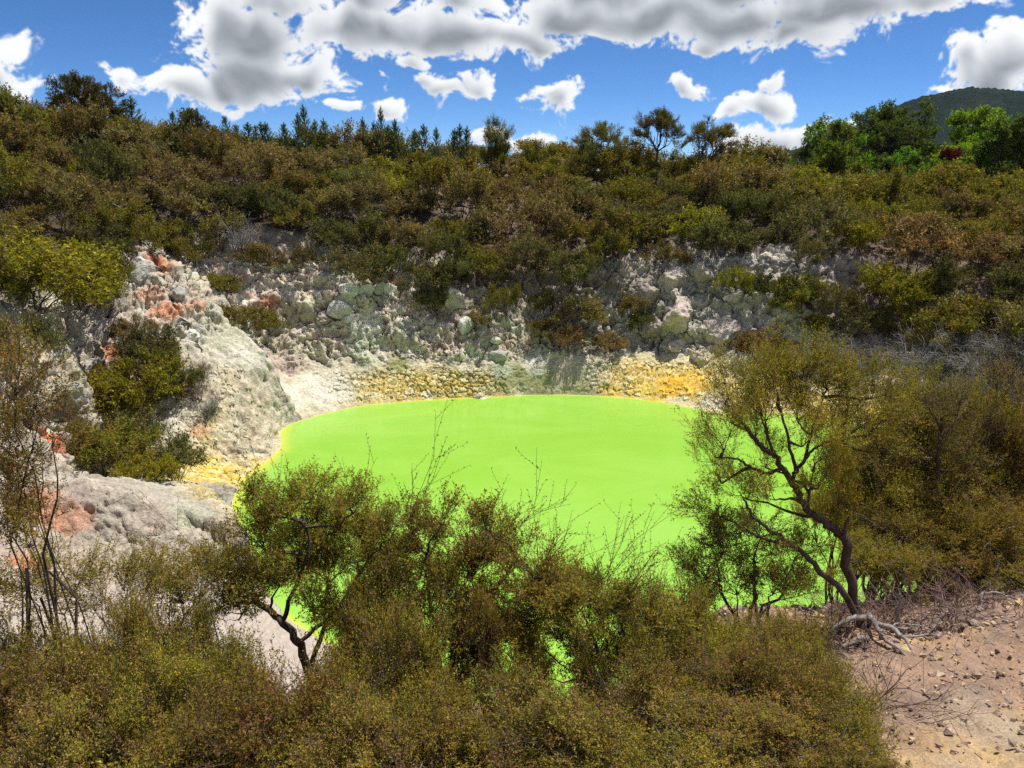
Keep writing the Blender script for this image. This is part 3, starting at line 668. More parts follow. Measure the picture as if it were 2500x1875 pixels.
class Wood:
    def __init__(self): self.v, self.q, self.n = [], [], 0
    def tube(self, pts, r0, r1, sides=4, rad=None):
        pts = np.asarray(pts, float); k = len(pts)
        tan = np.gradient(pts, axis=0); F = frames(tan, np.zeros(k))
        for i in range(1, k):                                              # keep the frame from twisting
            c = F[i - 1][:, 0] - tan[i] * (F[i - 1][:, 0] @ tan[i]) / (tan[i] @ tan[i] + 1e-12); c /= np.linalg.norm(c) + 1e-9
            z = tan[i] / (np.linalg.norm(tan[i]) + 1e-9); F[i] = np.stack([c, np.cross(z, c), z], -1)
        r = np.linspace(r0, r1, k) if rad is None else np.asarray(rad)
        a = np.arange(sides) * 2 * math.pi / sides
        ring = pts[:, None] + r[:, None, None] * (np.cos(a)[None, :, None] * F[:, None, :, 0] + np.sin(a)[None, :, None] * F[:, None, :, 1])
        self.v.append(ring.reshape(-1, 3)); o = self.n; self.n += k * sides
        i, j = np.meshgrid(np.arange(k - 1), np.arange(sides), indexing='ij'); j2 = (j + 1) % sides
        self.q.append((o + np.stack([i * sides + j, i * sides + j2, (i + 1) * sides + j2, (i + 1) * sides + j], -1)).reshape(-1, 4))
    def ribbons(self, A, B, r):
        """many thin straight three-sided twigs A->B at once"""
        d = B - A; F = frames(d, np.zeros(len(d))); a = np.arange(3) * 2 * math.pi / 3
        off = np.cos(a)[None, :, None] * F[:, None, :, 0] + np.sin(a)[None, :, None] * F[:, None, :, 1]
        r = np.asarray(r)[:, None, None] * np.ones((len(A), 1, 1))
        v = np.concatenate([A[:, None] + off * r, B[:, None] + off * r * 0.6], 1)
        o = self.n + np.arange(len(A))[:, None, None] * 6
        f = np.array([[0, 1, 4, 3], [1, 2, 5, 4], [2, 0, 3, 5]])[None]
        self.v.append(v.reshape(-1, 3)); self.q.append((o + f).reshape(-1, 4)); self.n += len(A) * 6
    def mesh(self, name, mat): return mesh_np(name, np.concatenate(self.v), quads=np.concatenate(self.q), mats=[mat])
def bez(a, b, rs, sag=0.12, k=5, up=None):
    a, b = np.asarray(a, float), np.asarray(b, float); L = np.linalg.norm(b - a); t = np.linspace(0, 1, k)[:, None]
    m = (a + b) / 2 + rs.normal(size=3) * sag * L + (np.zeros(3) if up is None else np.asarray(up) * L)
    p = (1 - t) ** 2 * a + 2 * t * (1 - t) * m + t ** 2 * b
    p[1:-1] += rs.normal(size=(k - 2, 3)) * 0.03 * L
    return p
def kmeans(p, k, rs, it=4):
    c = p[rs.choice(len(p), k, replace=False)]
    for _ in range(it):
        lab = np.argmin(((p[:, None] - c[None]) ** 2).sum(-1), 1)
        for i in range(k):
            if (lab == i).any(): c[i] = p[lab == i].mean(0)
    return lab, c
def place(rs, tips, dirs, temps, scale, which=None):
    """leaf quads and twig segments of sprig templates set at the tips"""
    n = len(tips); w = rs.randint(0, len(temps), n) if which is None else which
    R = frames(dirs, rs.uniform(0, 6.28, n)); sc = scale * rs.uniform(0.75, 1.25, n)
    Lq, A, B, rr, own = [], [], [], [], []
    for k, (lv, paths) in enumerate(temps):
        s = np.nonzero(w == k)[0]
        if not len(s): continue
        q = np.einsum('nij,mvj->nmvi', R[s], lv) * sc[s][:, None, None, None] + tips[s][:, None, None]
        Lq.append(q.reshape(-1, 3, 3)); own.append(np.repeat(s, len(lv)))
        for (pts, r0, r1) in paths:
            g = np.einsum('nij,vj->nvi', R[s], pts) * sc[s][:, None, None] + tips[s][:, None]
            rad = np.linspace(r0, r1, len(pts))
            for i in range(len(pts) - 1):
                A.append(g[:, i]); B.append(g[:, i + 1]); rr.append(np.full(len(s), rad[i]))
    return np.concatenate(Lq), np.concatenate(A), np.concatenate(B), np.concatenate(rr), np.concatenate(own)
def foliage_mesh(name, Lq, cols, mat):
    v = Lq.reshape(-1, 3); q = np.arange(len(v)).reshape(-1, 3)
    me = mesh_np(name, v, tris=q, mats=[mat], smooth=False)
    point_color(me, 'tint', np.repeat(cols, 3, axis=0))
    return me
def tints(rs, own, ntips, palette, jitter=0.22, tipvar=0.75):
    """a colour for each leaf: its twig leans to one of the palette's colours, leaves vary about it"""
    pal = np.array([p[0] for p in palette]); w = np.array([p[1] for p in palette], float); w /= w.sum()
    tip = pal[rs.choice(len(pal), ntips, p=w)]
    lf = pal[rs.choice(len(pal), len(own), p=w)]
    c = tip[own] * tipvar + lf * (1 - tipvar)
    return np.clip(c * np.exp(rs.normal(size=(len(own), 1)) * jitter) * np.exp(rs.normal(size=(len(own), 3)) * 0.05), 0.004, 0.6)

# palettes, linear base colours
OLIVE = [((0.190, 0.171, 0.033), 4), ((0.244, 0.179, 0.043), 3), ((0.134, 0.145, 0.030), 3), ((0.270, 0.171, 0.045), 1)]
BROWN = [((0.216, 0.159, 0.081), 4), ((0.260, 0.179, 0.079), 3), ((0.162, 0.137, 0.049), 3), ((0.226, 0.145, 0.076), 1)]
GREYG = [((0.125, 0.122, 0.048), 4), ((0.160, 0.140, 0.062), 3), ((0.095, 0.100, 0.036), 3)]
LIME = [((0.270, 0.248, 0.030), 4), ((0.216, 0.205, 0.027), 3), ((0.306, 0.248, 0.040), 2)]
GREEN = [((0.140, 0.212, 0.039), 4), ((0.200, 0.256, 0.048), 3), ((0.107, 0.156, 0.035), 3)]
PINE = [((0.108, 0.157, 0.061), 4), ((0.154, 0.189, 0.076), 3), ((0.090, 0.129, 0.061), 2)]
DARKG = [((0.072, 0.099, 0.033), 4), ((0.104, 0.129, 0.040), 3), ((0.054, 0.072, 0.030), 2)]
BRIGHT = [((0.200, 0.367, 0.035), 4), ((0.294, 0.423, 0.048), 3), ((0.153, 0.278, 0.035), 2)]
RUST = [((0.270, 0.145, 0.076), 4), ((0.216, 0.129, 0.076), 3), ((0.180, 0.137, 0.061), 2)]
CRIMSON = [((0.17, 0.012, 0.05), 4), ((0.12, 0.012, 0.035), 3), ((0.06, 0.05, 0.02), 2)]

def grow(name, seed, clumps, tips_per, temps, scale, palette, base=(0, 0, 0), trunk_r=0.05, limbs=4, up=0.55, flat=0.6,
         bark=None, leafmat=None, twig_r=0.0016, leaf_jit=0.22, whips=0, whip_temps=None, trunk_to=0.3, thin=1.0, limb_paths=None, fade=1.0, stems=1, bough_n=11, spike=0.45):
    """A shrub or tree: clumps is an array of (x, y, z, r). Returns (wood mesh, foliage mesh)."""
    rs = np.random.RandomState(seed)
    cl = np.asarray(clumps, float); base = np.asarray(base, float)
    ctr = np.array([cl[:, 0].mean(), cl[:, 1].mean(), cl[:, 2].min()])
    tips, dirs, own = [], [], []
    for i, (x, y, z, r) in enumerate(cl):
        n = max(3, int(tips_per * (r / cl[:, 3].mean()) ** 2))
        nb = max(3, n // bough_n); out = np.array([x, y, z]) - ctr; out = out / (np.linalg.norm(out) + 1e-6)
        g = unit(rs.normal(size=(nb, 3)) + out * 0.45 + np.array([0, 0, up * 0.5])); g[:, 2] = np.where(g[:, 2] < -0.3, -g[:, 2] * 0.5, g[:, 2])
        L = r * rs.uniform(0.55, 1.0 + spike, nb)
        bi = rs.randint(0, nb, n); t = rs.uniform(0.0, 1.0, n) ** 0.55
        g2 = unit(g[bi] + rs.normal(size=(n, 3)) * 0.22)
        p = np.array([x, y, z]) + (g2 * (L[bi] * t)[:, None] + rs.normal(size=(n, 3)) * r * 0.13) * np.array([1, 1, flat])
        d = unit(g[bi] * 0.9 + np.array([0, 0, up * 0.8]) + rs.normal(size=(n, 3)) * 0.30)
        tips.append(p); dirs.append(d); own.append(np.full(n, i))
    tips, dirs, own = np.concatenate(tips), np.concatenate(dirs), np.concatenate(own)
    w = Wood()
    node = np.zeros((len(cl), 3))
    if limb_paths is None:
        k = min(limbs, len(cl)); lab, lc = kmeans(cl[:, :3].copy(), k, rs)
        th = ctr[2] * trunk_to
        for st in range(stems):
            sb = base + (np.array([math.cos(st * 2.1), math.sin(st * 2.1), 0]) * trunk_r * 2.2 if stems > 1 else 0)
            top = base * 0.6 + 0.4 * np.array([lc[:, 0].mean(), lc[:, 1].mean(), 0]) + np.array([0, 0, max(th, 0.05)])
            if stems == 1: w.tube(bez(sb - np.array([0, 0, 0.15]), top, rs, 0.08, 6), trunk_r, trunk_r * 0.8, 6)
        for i in range(k):
            a = top if stems == 1 else base + np.array([math.cos(i * 2.4), math.sin(i * 2.4), 0]) * trunk_r * 2.0 - np.array([0, 0, 0.1])
            e = a + (lc[i] - a) * 0.72
            pth = bez(a, e, rs, 0.10, 7, up=(0, 0, -0.04)); w.tube(pth, trunk_r * 0.72, trunk_r * 0.34, 5)
            for c in np.nonzero(lab == i)[0]:
                s = pth[rs.randint(2, 7)]
                f = s + (cl[c, :3] - np.array([0, 0, 0.25 * cl[c, 3]]) - s) * 0.9
                w.tube(bez(s, f, rs, 0.10, 5), trunk_r * 0.34, trunk_r * 0.16, 4); node[c] = f
    else:
        allp = []
        for pts, r0, r1 in limb_paths:
            pts = np.asarray(pts, float); k = max(6, 4 * len(pts)); t = np.linspace(0, len(pts) - 1, k)
            from_ = [np.interp(t, np.arange(len(pts)), pts[:, j]) for j in range(3)]
            q = np.stack(from_, -1)
            for _ in range(2): q[1:-1] = 0.25 * q[:-2] + 0.5 * q[1:-1] + 0.25 * q[2:]
            q[1:-1] += rs.normal(size=q[1:-1].shape) * r0 * 0.25
            w.tube(q, r0, r1, 8 if r0 > 0.03 else 5); allp.append(q[len(q) // 3:])
        allp = np.concatenate(allp)
        for c in range(len(cl)):
            f = cl[c, :3] - np.array([0, 0, 0.3 * cl[c, 3]])
            dd = np.linalg.norm(allp - f, axis=1) + 0.9 * np.clip(allp[:, 2] - f[2] + 0.1, 0, None); s = allp[np.argmin(dd)]
            w.tube(bez(s, f, rs, 0.14, 6), trunk_r * 0.30, trunk_r * 0.12, 4); node[c] = f
    # boughs inside each clump, then twigs to the tips
    for c in range(len(cl)):
        s = np.nonzero(own == c)[0]; nb = max(2, len(s) // 14)
        if len(s) <= nb: continue
        lab, bc = kmeans(tips[s], nb, rs, 2)
        for b in range(nb):
            m = s[lab == b]
            if not len(m): continue
            e = node[c] + (bc[b] - node[c]) * 0.8
            w.tube(bez(node[c], e, rs, 0.12, 4), trunk_r * 0.13 * thin + twig_r, twig_r * 1.6, 3)
            mid = (e + tips[m]) / 2 + rs.normal(size=(len(m), 3)) * 0.06 * cl[c, 3]
            w.ribbons(np.repeat(e[None], len(m), 0), mid, np.full(len(m), twig_r * 1.4)); w.ribbons(mid, tips[m], np.full(len(m), twig_r * 1.2))
    Lq, A, B, rr, ow = place(rs, tips, dirs, temps, scale)
    w.ribbons(A, B, rr * twig_r)
    cols = tints(rs, ow, len(tips), palette, leaf_jit)
    if whips:
        upn = np.nonzero(tips[:, 2] > np.quantile(tips[:, 2], 0.5))[0]
        fan = max(1, whips // 4); c0 = rs.choice(upn, fan); c = np.repeat(c0, 4)[:whips]; whips = len(c)
        lean = np.repeat(rs.normal(size=(fan, 3)) * np.array([0.4, 0.4, 0.1]), 4, 0)[:whips]
        d = unit(lean + np.array([0, 0, 0.9]) + rs.normal(size=(whips, 3)) * 0.24)
        L2, A2, B2, r2, o2 = place(rs, tips[c] - d * 0.05, d, whip_temps, 1.0)
        w.ribbons(A2, B2, r2 * twig_r * 2.2)
        Lq = np.concatenate([Lq, L2]); cols = np.concatenate([cols, tints(rs, o2, whips, palette, leaf_jit) * fade])
    return w.mesh(name + '_wood', bark or MAT_BARK), foliage_mesh(name + '_foliage', Lq, cols, leafmat or MAT_LEAF)
def crown(seed, n, R, z0, z1, r, shape='dome', jag=0.18):
    """clump centres through a crown of radius R between heights z0 and z1"""
    rs = np.random.RandomState(seed); out = []
    while len(out) < n:
        g = rs.uniform(-1, 1, 3); g[2] = abs(g[2])
        l = np.linalg.norm(g)
        if l > 1 or l < 0.45: continue
        if shape == 'flat': g[2] = g[2] ** 0.5
        if shape == 'cone': k = g[2]; g[:2] *= (1.05 - k) / max(0.25, math.hypot(g[0], g[1]))  * rs.uniform(0.3, 1)
        p = np.array([g[0] * R, g[1] * R, z0 + (z1 - z0) * g[2]]) + rs.normal(size=3) * jag * r
        if all(np.linalg.norm((p - o[:3]) * np.array([1, 1, 1.3])) > 0.62 * r for o in out) or rs.rand() < 0.03:
            out.append(np.append(p, r * rs.uniform(0.75, 1.25)))
    return np.array(out)
def thing(name, label, cat, loc, rotz=0.0, scale=1.0, group=None):
    o = bpy.data.objects.new(name, None); COL.objects.link(o); o.empty_display_size = 0.2
    o.location = loc; o.rotation_euler = (0, 0, rotz); o.scale = (scale,) * 3 if not hasattr(scale, '__len__') else scale
    return tag(o, label, cat, group)
def plant(name, meshes, label, cat, loc, rotz=0.0, scale=1.0, group=None, parts=('stems', 'foliage')):
    t = thing(name, label, cat, loc, rotz, scale, group)
    first = None
    for m, pn in zip(meshes, parts):
        if m is not None:
            c = obj(pn, m, first if pn == 'dead_twigs' else t); first = first or c
    return t
# height of the ground under a point
_TP = T['P'].reshape(-1, 3)
_cell = {}
def _index():
    k = np.floor(_TP[:, :2] / 1.0).astype(int); o = np.argsort(k[:, 0] * 100000 + k[:, 1], kind='stable')
    ks = (k[:, 0] * 100000 + k[:, 1])[o]; u, st = np.unique(ks, return_index=True); st = np.append(st, len(ks))
    for i in range(len(u)): _cell[int(u[i])] = o[st[i]:st[i + 1]]
_index()
def ground_z(x, y):
    c = [_cell[k] for dx in (-1, 0, 1) for dy in (-1, 0, 1) for k in [int(math.floor(x) + dx) * 100000 + int(math.floor(y) + dy)] if k in _cell]
    if not c: return 9.0
    c = np.concatenate(c); d = ((_TP[c, 0] - x) ** 2 + (_TP[c, 1] - y) ** 2); j = np.argsort(d)[:4]
    return float(_TP[c[j], 2].mean())

# ---------------------------------------------------------------- where things stand (world metres)
NEAR = {'A': [(-2.05, 6.35, 12.01, 0.185), (-1.89, 6.93, 11.55, 0.263), (-2.3, 6.34, 11.73, 0.226), (-1.5, 6.98, 11.35, 0.266), (-2.74, 6.59, 11.25, 0.21), (-2.3, 6.7, 11.18, 0.275), (-1.85, 6.84, 11.1, 0.297), (-1.28, 6.62, 11.14, 0.272), (-2.59, 6.42, 10.97, 0.188), (-1.55, 6.32, 10.97, 0.217), (-1.86, 6.22, 11.12, 0.167), (-2.11, 6.81, 11.39, 0.228), (-2.46, 6.55, 12.0, 0.123), (-1.44, 6.29, 12.07, 0.148), (-1.99, 6.94, 11.91, 0.146), (-1.1, 6.4, 11.82, 0.151), (-2.41, 6.52, 11.11, 0.19), (-1.37, 6.42, 10.99, 0.188)], 'B': [(-0.77, 6.42, 11.59, 0.194), (-0.38, 6.37, 11.36, 0.24), (-0.04, 6.39, 11.56, 0.238), (0.26, 6.09, 11.44, 0.215), (-0.7, 6.11, 11.34, 0.231), (-0.26, 6.08, 11.15, 0.261), (0.19, 6.14, 11.07, 0.235), (-0.92, 5.98, 11.05, 0.215), (-0.48, 6.0, 10.82, 0.232), (0.0, 6.72, 10.27, 0.228), (-1.17, 6.71, 11.16, 0.189), (-0.89, 6.02, 11.96, 0.125), (-0.59, 5.87, 12.15, 0.095), (-0.18, 6.03, 11.99, 0.125), (0.51, 6.48, 11.12, 0.153), (-1.34, 6.55, 10.44, 0.19)], 'C': [(0.51, 5.57, 11.47, 0.181), (0.9, 6.07, 10.99, 0.227), (1.16, 5.55, 11.37, 0.182), (1.56, 6.01, 11.02, 0.155), (0.76, 6.13, 10.64, 0.232), (1.25, 6.44, 10.38, 0.214), (0.47, 5.78, 11.05, 0.136), (0.31, 6.27, 10.36, 0.179), (0.2, 6.33, 10.68, 0.179), (0.35, 6.38, 11.09, 0.177), (0.98, 5.55, 11.56, 0.129), (0.69, 5.97, 11.38, 0.138), (1.49, 6.43, 10.33, 0.183)], 'D': [(1.29, 4.62, 11.86, 0.243), (1.68, 4.95, 11.74, 0.259), (1.91, 4.74, 11.75, 0.22), (2.21, 4.92, 11.49, 0.184), (1.27, 4.69, 11.45, 0.28), (1.49, 4.32, 11.79, 0.258), (1.85, 4.37, 11.62, 0.262), (2.15, 4.39, 11.48, 0.168), (1.44, 4.5, 11.25, 0.288), (2.06, 5.07, 10.66, 0.327), (2.36, 4.81, 10.78, 0.218), (1.24, 4.95, 10.8, 0.303), (1.58, 4.75, 10.64, 0.31), (2.11, 4.81, 10.55, 0.283)], 'E': [(-0.75, 4.65, 11.74, 0.217), (-0.51, 4.74, 11.37, 0.224), (-0.24, 4.73, 11.06, 0.242), (-1.06, 4.66, 11.36, 0.28), (-0.63, 4.08, 11.54, 0.275), (0.16, 4.29, 11.59, 0.204), (0.44, 4.03, 11.64, 0.258), (0.79, 4.44, 11.54, 0.267), (0.03, 4.64, 10.89, 0.286), (0.81, 4.04, 11.51, 0.274), (0.44, 4.15, 11.94, 0.13), (-0.36, 4.29, 11.09, 0.28), (0.47, 4.2, 11.11, 0.274), (-1.11, 4.64, 10.85, 0.301), (0.77, 4.28, 11.94, 0.16)], 'F': [(-3.4, 4.61, 12.13, 0.225), (-3.04, 4.49, 12.08, 0.235), (-2.74, 4.57, 12.06, 0.238), (-2.55, 4.85, 11.91, 0.238), (-2.23, 4.85, 11.94, 0.208), (-3.1, 4.19, 12.04, 0.248), (-3.17, 4.77, 11.52, 0.284), (-2.54, 4.38, 11.87, 0.259), (-2.08, 4.18, 12.04, 0.234), (-1.91, 4.41, 11.76, 0.193), (-3.5, 4.51, 11.38, 0.287), (-3.39, 4.87, 11.02, 0.326), (-2.66, 4.4, 11.47, 0.294), (-2.11, 4.11, 11.73, 0.261), (-2.09, 4.79, 11.01, 0.291), (-1.48, 4.19, 11.51, 0.215), (-3.47, 4.48, 10.95, 0.321), (-3.21, 4.78, 10.65, 0.343), (-2.55, 4.51, 10.96, 0.322), (-2.06, 4.46, 10.94, 0.305), (-1.7, 4.74, 10.68, 0.309), (-1.19, 4.12, 11.57, 0.211)], 'G': [(-4.51, 6.26, 11.32, 0.208), (-4.1, 6.13, 11.27, 0.224), (-4.02, 6.59, 10.9, 0.241), (-3.54, 6.44, 10.99, 0.236), (-2.85, 5.84, 11.4, 0.196), (-2.61, 5.95, 11.33, 0.181), (-3.55, 6.16, 11.33, 0.149), (-3.2, 6.36, 11.25, 0.154)], 'H': [(-3.8, 5.48, 13.33, 0.139), (-3.73, 5.5, 13.13, 0.157), (-4.19, 5.9, 12.82, 0.203), (-3.95, 5.92, 12.74, 0.153), (-3.86, 5.54, 12.64, 0.193), (-4.27, 5.88, 12.12, 0.208), (-3.68, 5.48, 12.39, 0.129), (-3.7, 5.31, 12.23, 0.158), (-3.59, 5.62, 13.06, 0.096)], 'R': [(3.06, 9.38, 12.2, 0.325), (3.45, 9.63, 12.32, 0.363), (3.84, 9.71, 12.22, 0.379), (4.1, 9.5, 12.36, 0.328), (4.4, 9.49, 12.2, 0.287), (2.89, 9.43, 11.91, 0.27), (3.31, 9.42, 11.97, 0.359), (3.76, 9.49, 11.94, 0.373), (4.3, 9.72, 11.87, 0.339), (4.38, 9.06, 11.98, 0.242), (2.6, 8.74, 11.79, 0.252), (3.03, 8.91, 11.86, 0.274), (3.61, 8.89, 11.79, 0.274), (2.7, 9.05, 11.23, 0.282), (3.2, 9.54, 10.79, 0.299), (3.28, 8.72, 11.13, 0.228), (2.69, 9.14, 10.73, 0.253), (4.43, 9.54, 11.53, 0.245), (4.42, 8.94, 12.39, 0.225), (4.45, 8.72, 12.14, 0.233), (4.45, 8.92, 11.7, 0.241), (3.73, 8.74, 11.6, 0.237), (3.41, 9.54, 11.24, 0.247), (3.85, 8.84, 11.24, 0.23), (2.64, 8.86, 12.41, 0.201)], 'S': [(2.71, 8.91, 10.35, 0.398), (3.17, 8.91, 10.23, 0.373), (2.46, 8.69, 10.06, 0.314), (3.0, 9.01, 9.69, 0.382), (3.16, 8.16, 10.2, 0.296), (3.74, 9.06, 10.15, 0.271), (2.59, 8.67, 9.66, 0.291), (3.03, 8.4, 10.83, 0.249), (3.84, 8.93, 9.68, 0.243)], 'I': [(6.47, 12.16, 11.16, 0.309), (7.12, 12.49, 11.17, 0.388), (7.16, 11.61, 11.33, 0.361), (6.56, 12.08, 10.68, 0.345), (6.21, 11.97, 10.35, 0.345), (7.91, 12.15, 10.72, 0.382), (6.99, 11.74, 10.73, 0.303), (7.37, 11.53, 10.52, 0.399), (6.88, 12.04, 10.25, 0.417)], 'J': [(8.27, 12.46, 11.36, 0.42), (9.13, 12.99, 10.82, 0.478), (8.54, 12.56, 10.51, 0.503), (9.02, 12.52, 10.14, 0.505), (8.72, 12.73, 9.66, 0.554), (9.24, 12.63, 9.31, 0.517)], 'K': [(6.1, 11.66, 10.04, 0.407), (6.65, 11.49, 9.89, 0.47), (7.05, 11.2, 10.09, 0.457), (6.11, 10.91, 9.73, 0.451), (7.01, 11.3, 9.47, 0.534), (7.78, 11.45, 9.4, 0.541), (8.42, 11.46, 9.25, 0.475), (6.42, 11.69, 8.82, 0.418), (6.65, 10.92, 9.16, 0.457), (7.47, 11.13, 8.9, 0.433), (8.01, 11.12, 8.86, 0.334), (5.68, 11.02, 9.47, 0.327), (5.72, 11.07, 8.78, 0.299)]}
TRUNK = {'R': [([(4.59, 8.6, 9.1), (4.36, 8.64, 9.8), (4.27, 8.68, 10.13), (4.2, 8.72, 10.56), (4.07, 8.77, 10.67), (3.88, 8.81, 10.75), (3.74, 8.85, 10.86), (3.66, 8.89, 11.04), (3.56, 8.93, 11.21), (3.45, 8.98, 11.39), (3.31, 9.02, 11.56), (3.16, 9.06, 11.66)], 0.066, 0.034), ([(3.17, 9.1, 11.64), (2.95, 9.1, 11.9), (2.75, 9.1, 12.15)], 0.034, 0.012), ([(3.46, 9.0, 11.38), (3.23, 8.94, 11.32), (2.96, 8.88, 11.45), (2.81, 8.82, 11.58), (2.5, 8.76, 11.62)], 0.026, 0.01), ([(3.58, 9.0, 11.19), (3.63, 9.07, 11.29), (3.76, 9.13, 11.46), (3.88, 9.2, 11.56), (4.06, 9.27, 11.62), (4.32, 9.33, 11.67)], 0.03, 0.01), ([(3.61, 9.0, 11.32), (3.51, 9.07, 11.7), (3.39, 9.15, 12.11), (3.34, 9.22, 12.36)], 0.026, 0.009), ([(3.79, 9.2, 11.43), (3.89, 9.3, 11.84), (4.02, 9.4, 12.2)], 0.022, 0.008), ([(3.38, 9.2, 11.49), (3.22, 9.2, 11.87), (3.12, 9.2, 12.18)], 0.02, 0.008), ([(4.52, 8.55, 9.2), (4.19, 8.49, 9.93), (3.85, 8.43, 10.19), (3.57, 8.36, 10.53), (3.3, 8.3, 10.73), (3.0, 8.24, 10.94), (2.79, 8.18, 11.16), (2.68, 8.11, 11.35)], 0.046, 0.012), ([(3.8, 9.0, 10.79), (3.82, 9.0, 11.06), (3.83, 9.0, 11.34)], 0.022, 0.008), ([(4.18, 8.7, 10.57), (4.18, 8.7, 10.72), (4.21, 8.7, 10.84)], 0.028, 0.014)], 'A': [([(-1.83, 6.0, 10.18), (-1.89, 6.08, 10.48), (-1.97, 6.17, 10.79), (-2.15, 6.25, 10.93), (-2.36, 6.33, 11.06), (-2.52, 6.42, 11.22)], 0.055, 0.025), ([(-1.9, 6.1, 10.46), (-1.76, 6.23, 10.9), (-1.73, 6.37, 11.34)], 0.03, 0.012), ([(-2.17, 6.3, 10.9), (-2.04, 6.38, 11.25), (-1.88, 6.45, 11.63), (-1.96, 6.52, 11.89)], 0.025, 0.009), ([(-2.38, 6.4, 11.01), (-2.57, 6.4, 11.1), (-2.66, 6.4, 11.32)], 0.018, 0.008), ([(-2.01, 6.3, 10.7), (-1.64, 6.4, 11.01), (-1.36, 6.5, 11.48)], 0.022, 0.009)], 'B': [([(-0.65, 6.0, 9.96), (-0.61, 6.06, 10.36), (-0.53, 6.12, 10.76), (-0.38, 6.18, 11.15), (-0.26, 6.24, 11.45)], 0.045, 0.016), ([(-0.53, 6.1, 10.77), (-0.76, 6.2, 11.05), (-0.79, 6.3, 11.5)], 0.025, 0.009), ([(-0.38, 6.2, 11.14), (-0.04, 6.27, 11.4), (0.04, 6.33, 11.65)], 0.025, 0.009), ([(-0.61, 6.0, 10.41), (-0.19, 6.1, 10.77), (0.19, 6.2, 11.14)], 0.026, 0.009)], 'C': [([(0.69, 5.7, 10.47), (0.83, 5.78, 10.7), (1.02, 5.86, 10.9), (1.28, 5.94, 11.01), (1.59, 6.02, 11.08)], 0.042, 0.016), ([(0.84, 5.8, 10.69), (0.73, 5.9, 10.99), (0.62, 6.0, 11.22)], 0.022, 0.009), ([(1.03, 5.9, 10.87), (0.98, 5.9, 11.12), (0.9, 5.9, 11.28)], 0.02, 0.008)], 'I': [([(7.23, 11.8, 9.38), (7.13, 11.88, 10.31), (7.14, 11.95, 10.72), (7.16, 12.02, 11.06)], 0.055, 0.02), ([(7.17, 12.0, 10.71), (7.48, 12.1, 11.03), (7.73, 12.2, 11.15)], 0.03, 0.012), ([(7.14, 11.9, 10.31), (6.73, 12.0, 10.63), (6.46, 12.1, 10.96)], 0.024, 0.01), ([(7.18, 12.0, 10.85), (6.92, 12.0, 11.21), (6.82, 12.0, 11.42)], 0.02, 0.008)]}
FG = [(-3.87, 5.2, 9.4, 11.0, 0.55, 0), (-3.23, 5.0, 9.48, 11.08, 0.55, 1), (-2.79, 5.2, 9.34, 11.04, 0.52, 2), (-2.44, 5.4, 9.26, 10.97, 0.42, 0), (-1.28, 5.9, 8.96, 10.93, 0.4, 1), (-0.74, 5.6, 9.16, 10.9, 0.36, 0), (-0.21, 5.6, 9.25, 10.82, 0.36, 2), (0.31, 5.4, 9.45, 10.81, 0.38, 1), (-3.41, 4.6, 9.81, 11.22, 0.62, 2), (-2.76, 4.4, 9.93, 11.32, 0.62, 0), (-2.35, 4.6, 9.77, 11.22, 0.6, 1), (-3.18, 4.1, 10.13, 11.3, 0.62, 1), (-2.66, 4.0, 10.16, 11.33, 0.6, 2), (-2.16, 4.0, 10.15, 11.36, 0.6, 0), (-1.79, 4.2, 9.99, 11.31, 0.55, 2), (-1.6, 3.8, 10.26, 11.39, 0.55, 1), (-1.28, 4.0, 10.25, 11.33, 0.55, 0), (-1.05, 4.4, 10.02, 11.22, 0.5, 1), (-0.81, 4.0, 10.32, 11.33, 0.58, 2), (-0.53, 4.3, 10.14, 11.2, 0.5, 0), (-0.26, 4.0, 10.42, 11.26, 0.58, 1), (0.21, 4.1, 10.39, 11.3, 0.58, 2), (0.54, 4.4, 10.24, 11.18, 0.52, 0), (0.75, 4.1, 10.68, 11.3, 0.58, 1), (0.93, 4.7, 10.16, 11.1, 0.52, 2), (-0.85, 5.0, 9.56, 11.12, 0.45, 2), (1.39, 5.0, 10.1, 11.12, 0.58, 0), (1.34, 4.4, 10.4, 11.08, 0.6, 1), (1.86, 5.1, 10.03, 11.15, 0.58, 2), (1.81, 4.6, 10.21, 11.08, 0.6, 0), (1.74, 4.1, 10.73, 11.27, 0.58, 2), (1.33, 3.9, 10.78, 11.29, 0.58, 1), (2.22, 4.9, 10.18, 11.01, 0.48, 1), (2.61, 5.6, 9.96, 10.73, 0.5, 0), (2.31, 4.7, 10.29, 10.85, 0.4, 2), (1.46, 5.9, 9.62, 10.93, 0.5, 1), (1.96, 6.2, 9.57, 10.77, 0.5, 0), (2.46, 6.4, 9.7, 10.59, 0.5, 2)]
FGR = [(6.86, 13.2, 6.63, 9.79, 0.95, 1), (7.71, 13.4, 6.67, 9.88, 1.0, 2), (8.45, 13.4, 6.8, 10.04, 1.05, 0), (9.19, 13.4, 7.11, 10.2, 1.1, 1), (5.92, 12.2, 7.13, 9.58, 0.8, 0), (6.54, 12.0, 7.43, 9.51, 1.0, 0), (7.09, 11.6, 7.82, 9.55, 1.05, 1), (7.97, 11.8, 8.27, 9.53, 1.1, 2), (8.6, 11.8, 8.37, 9.45, 1.1, 0), (6.3, 10.8, 8.4, 9.36, 0.85, 2), (7.15, 10.9, 8.71, 9.24, 0.9, 0), (7.81, 10.9, 8.78, 9.17, 0.8, 1), (5.62, 10.6, 8.32, 9.47, 0.7, 1)]
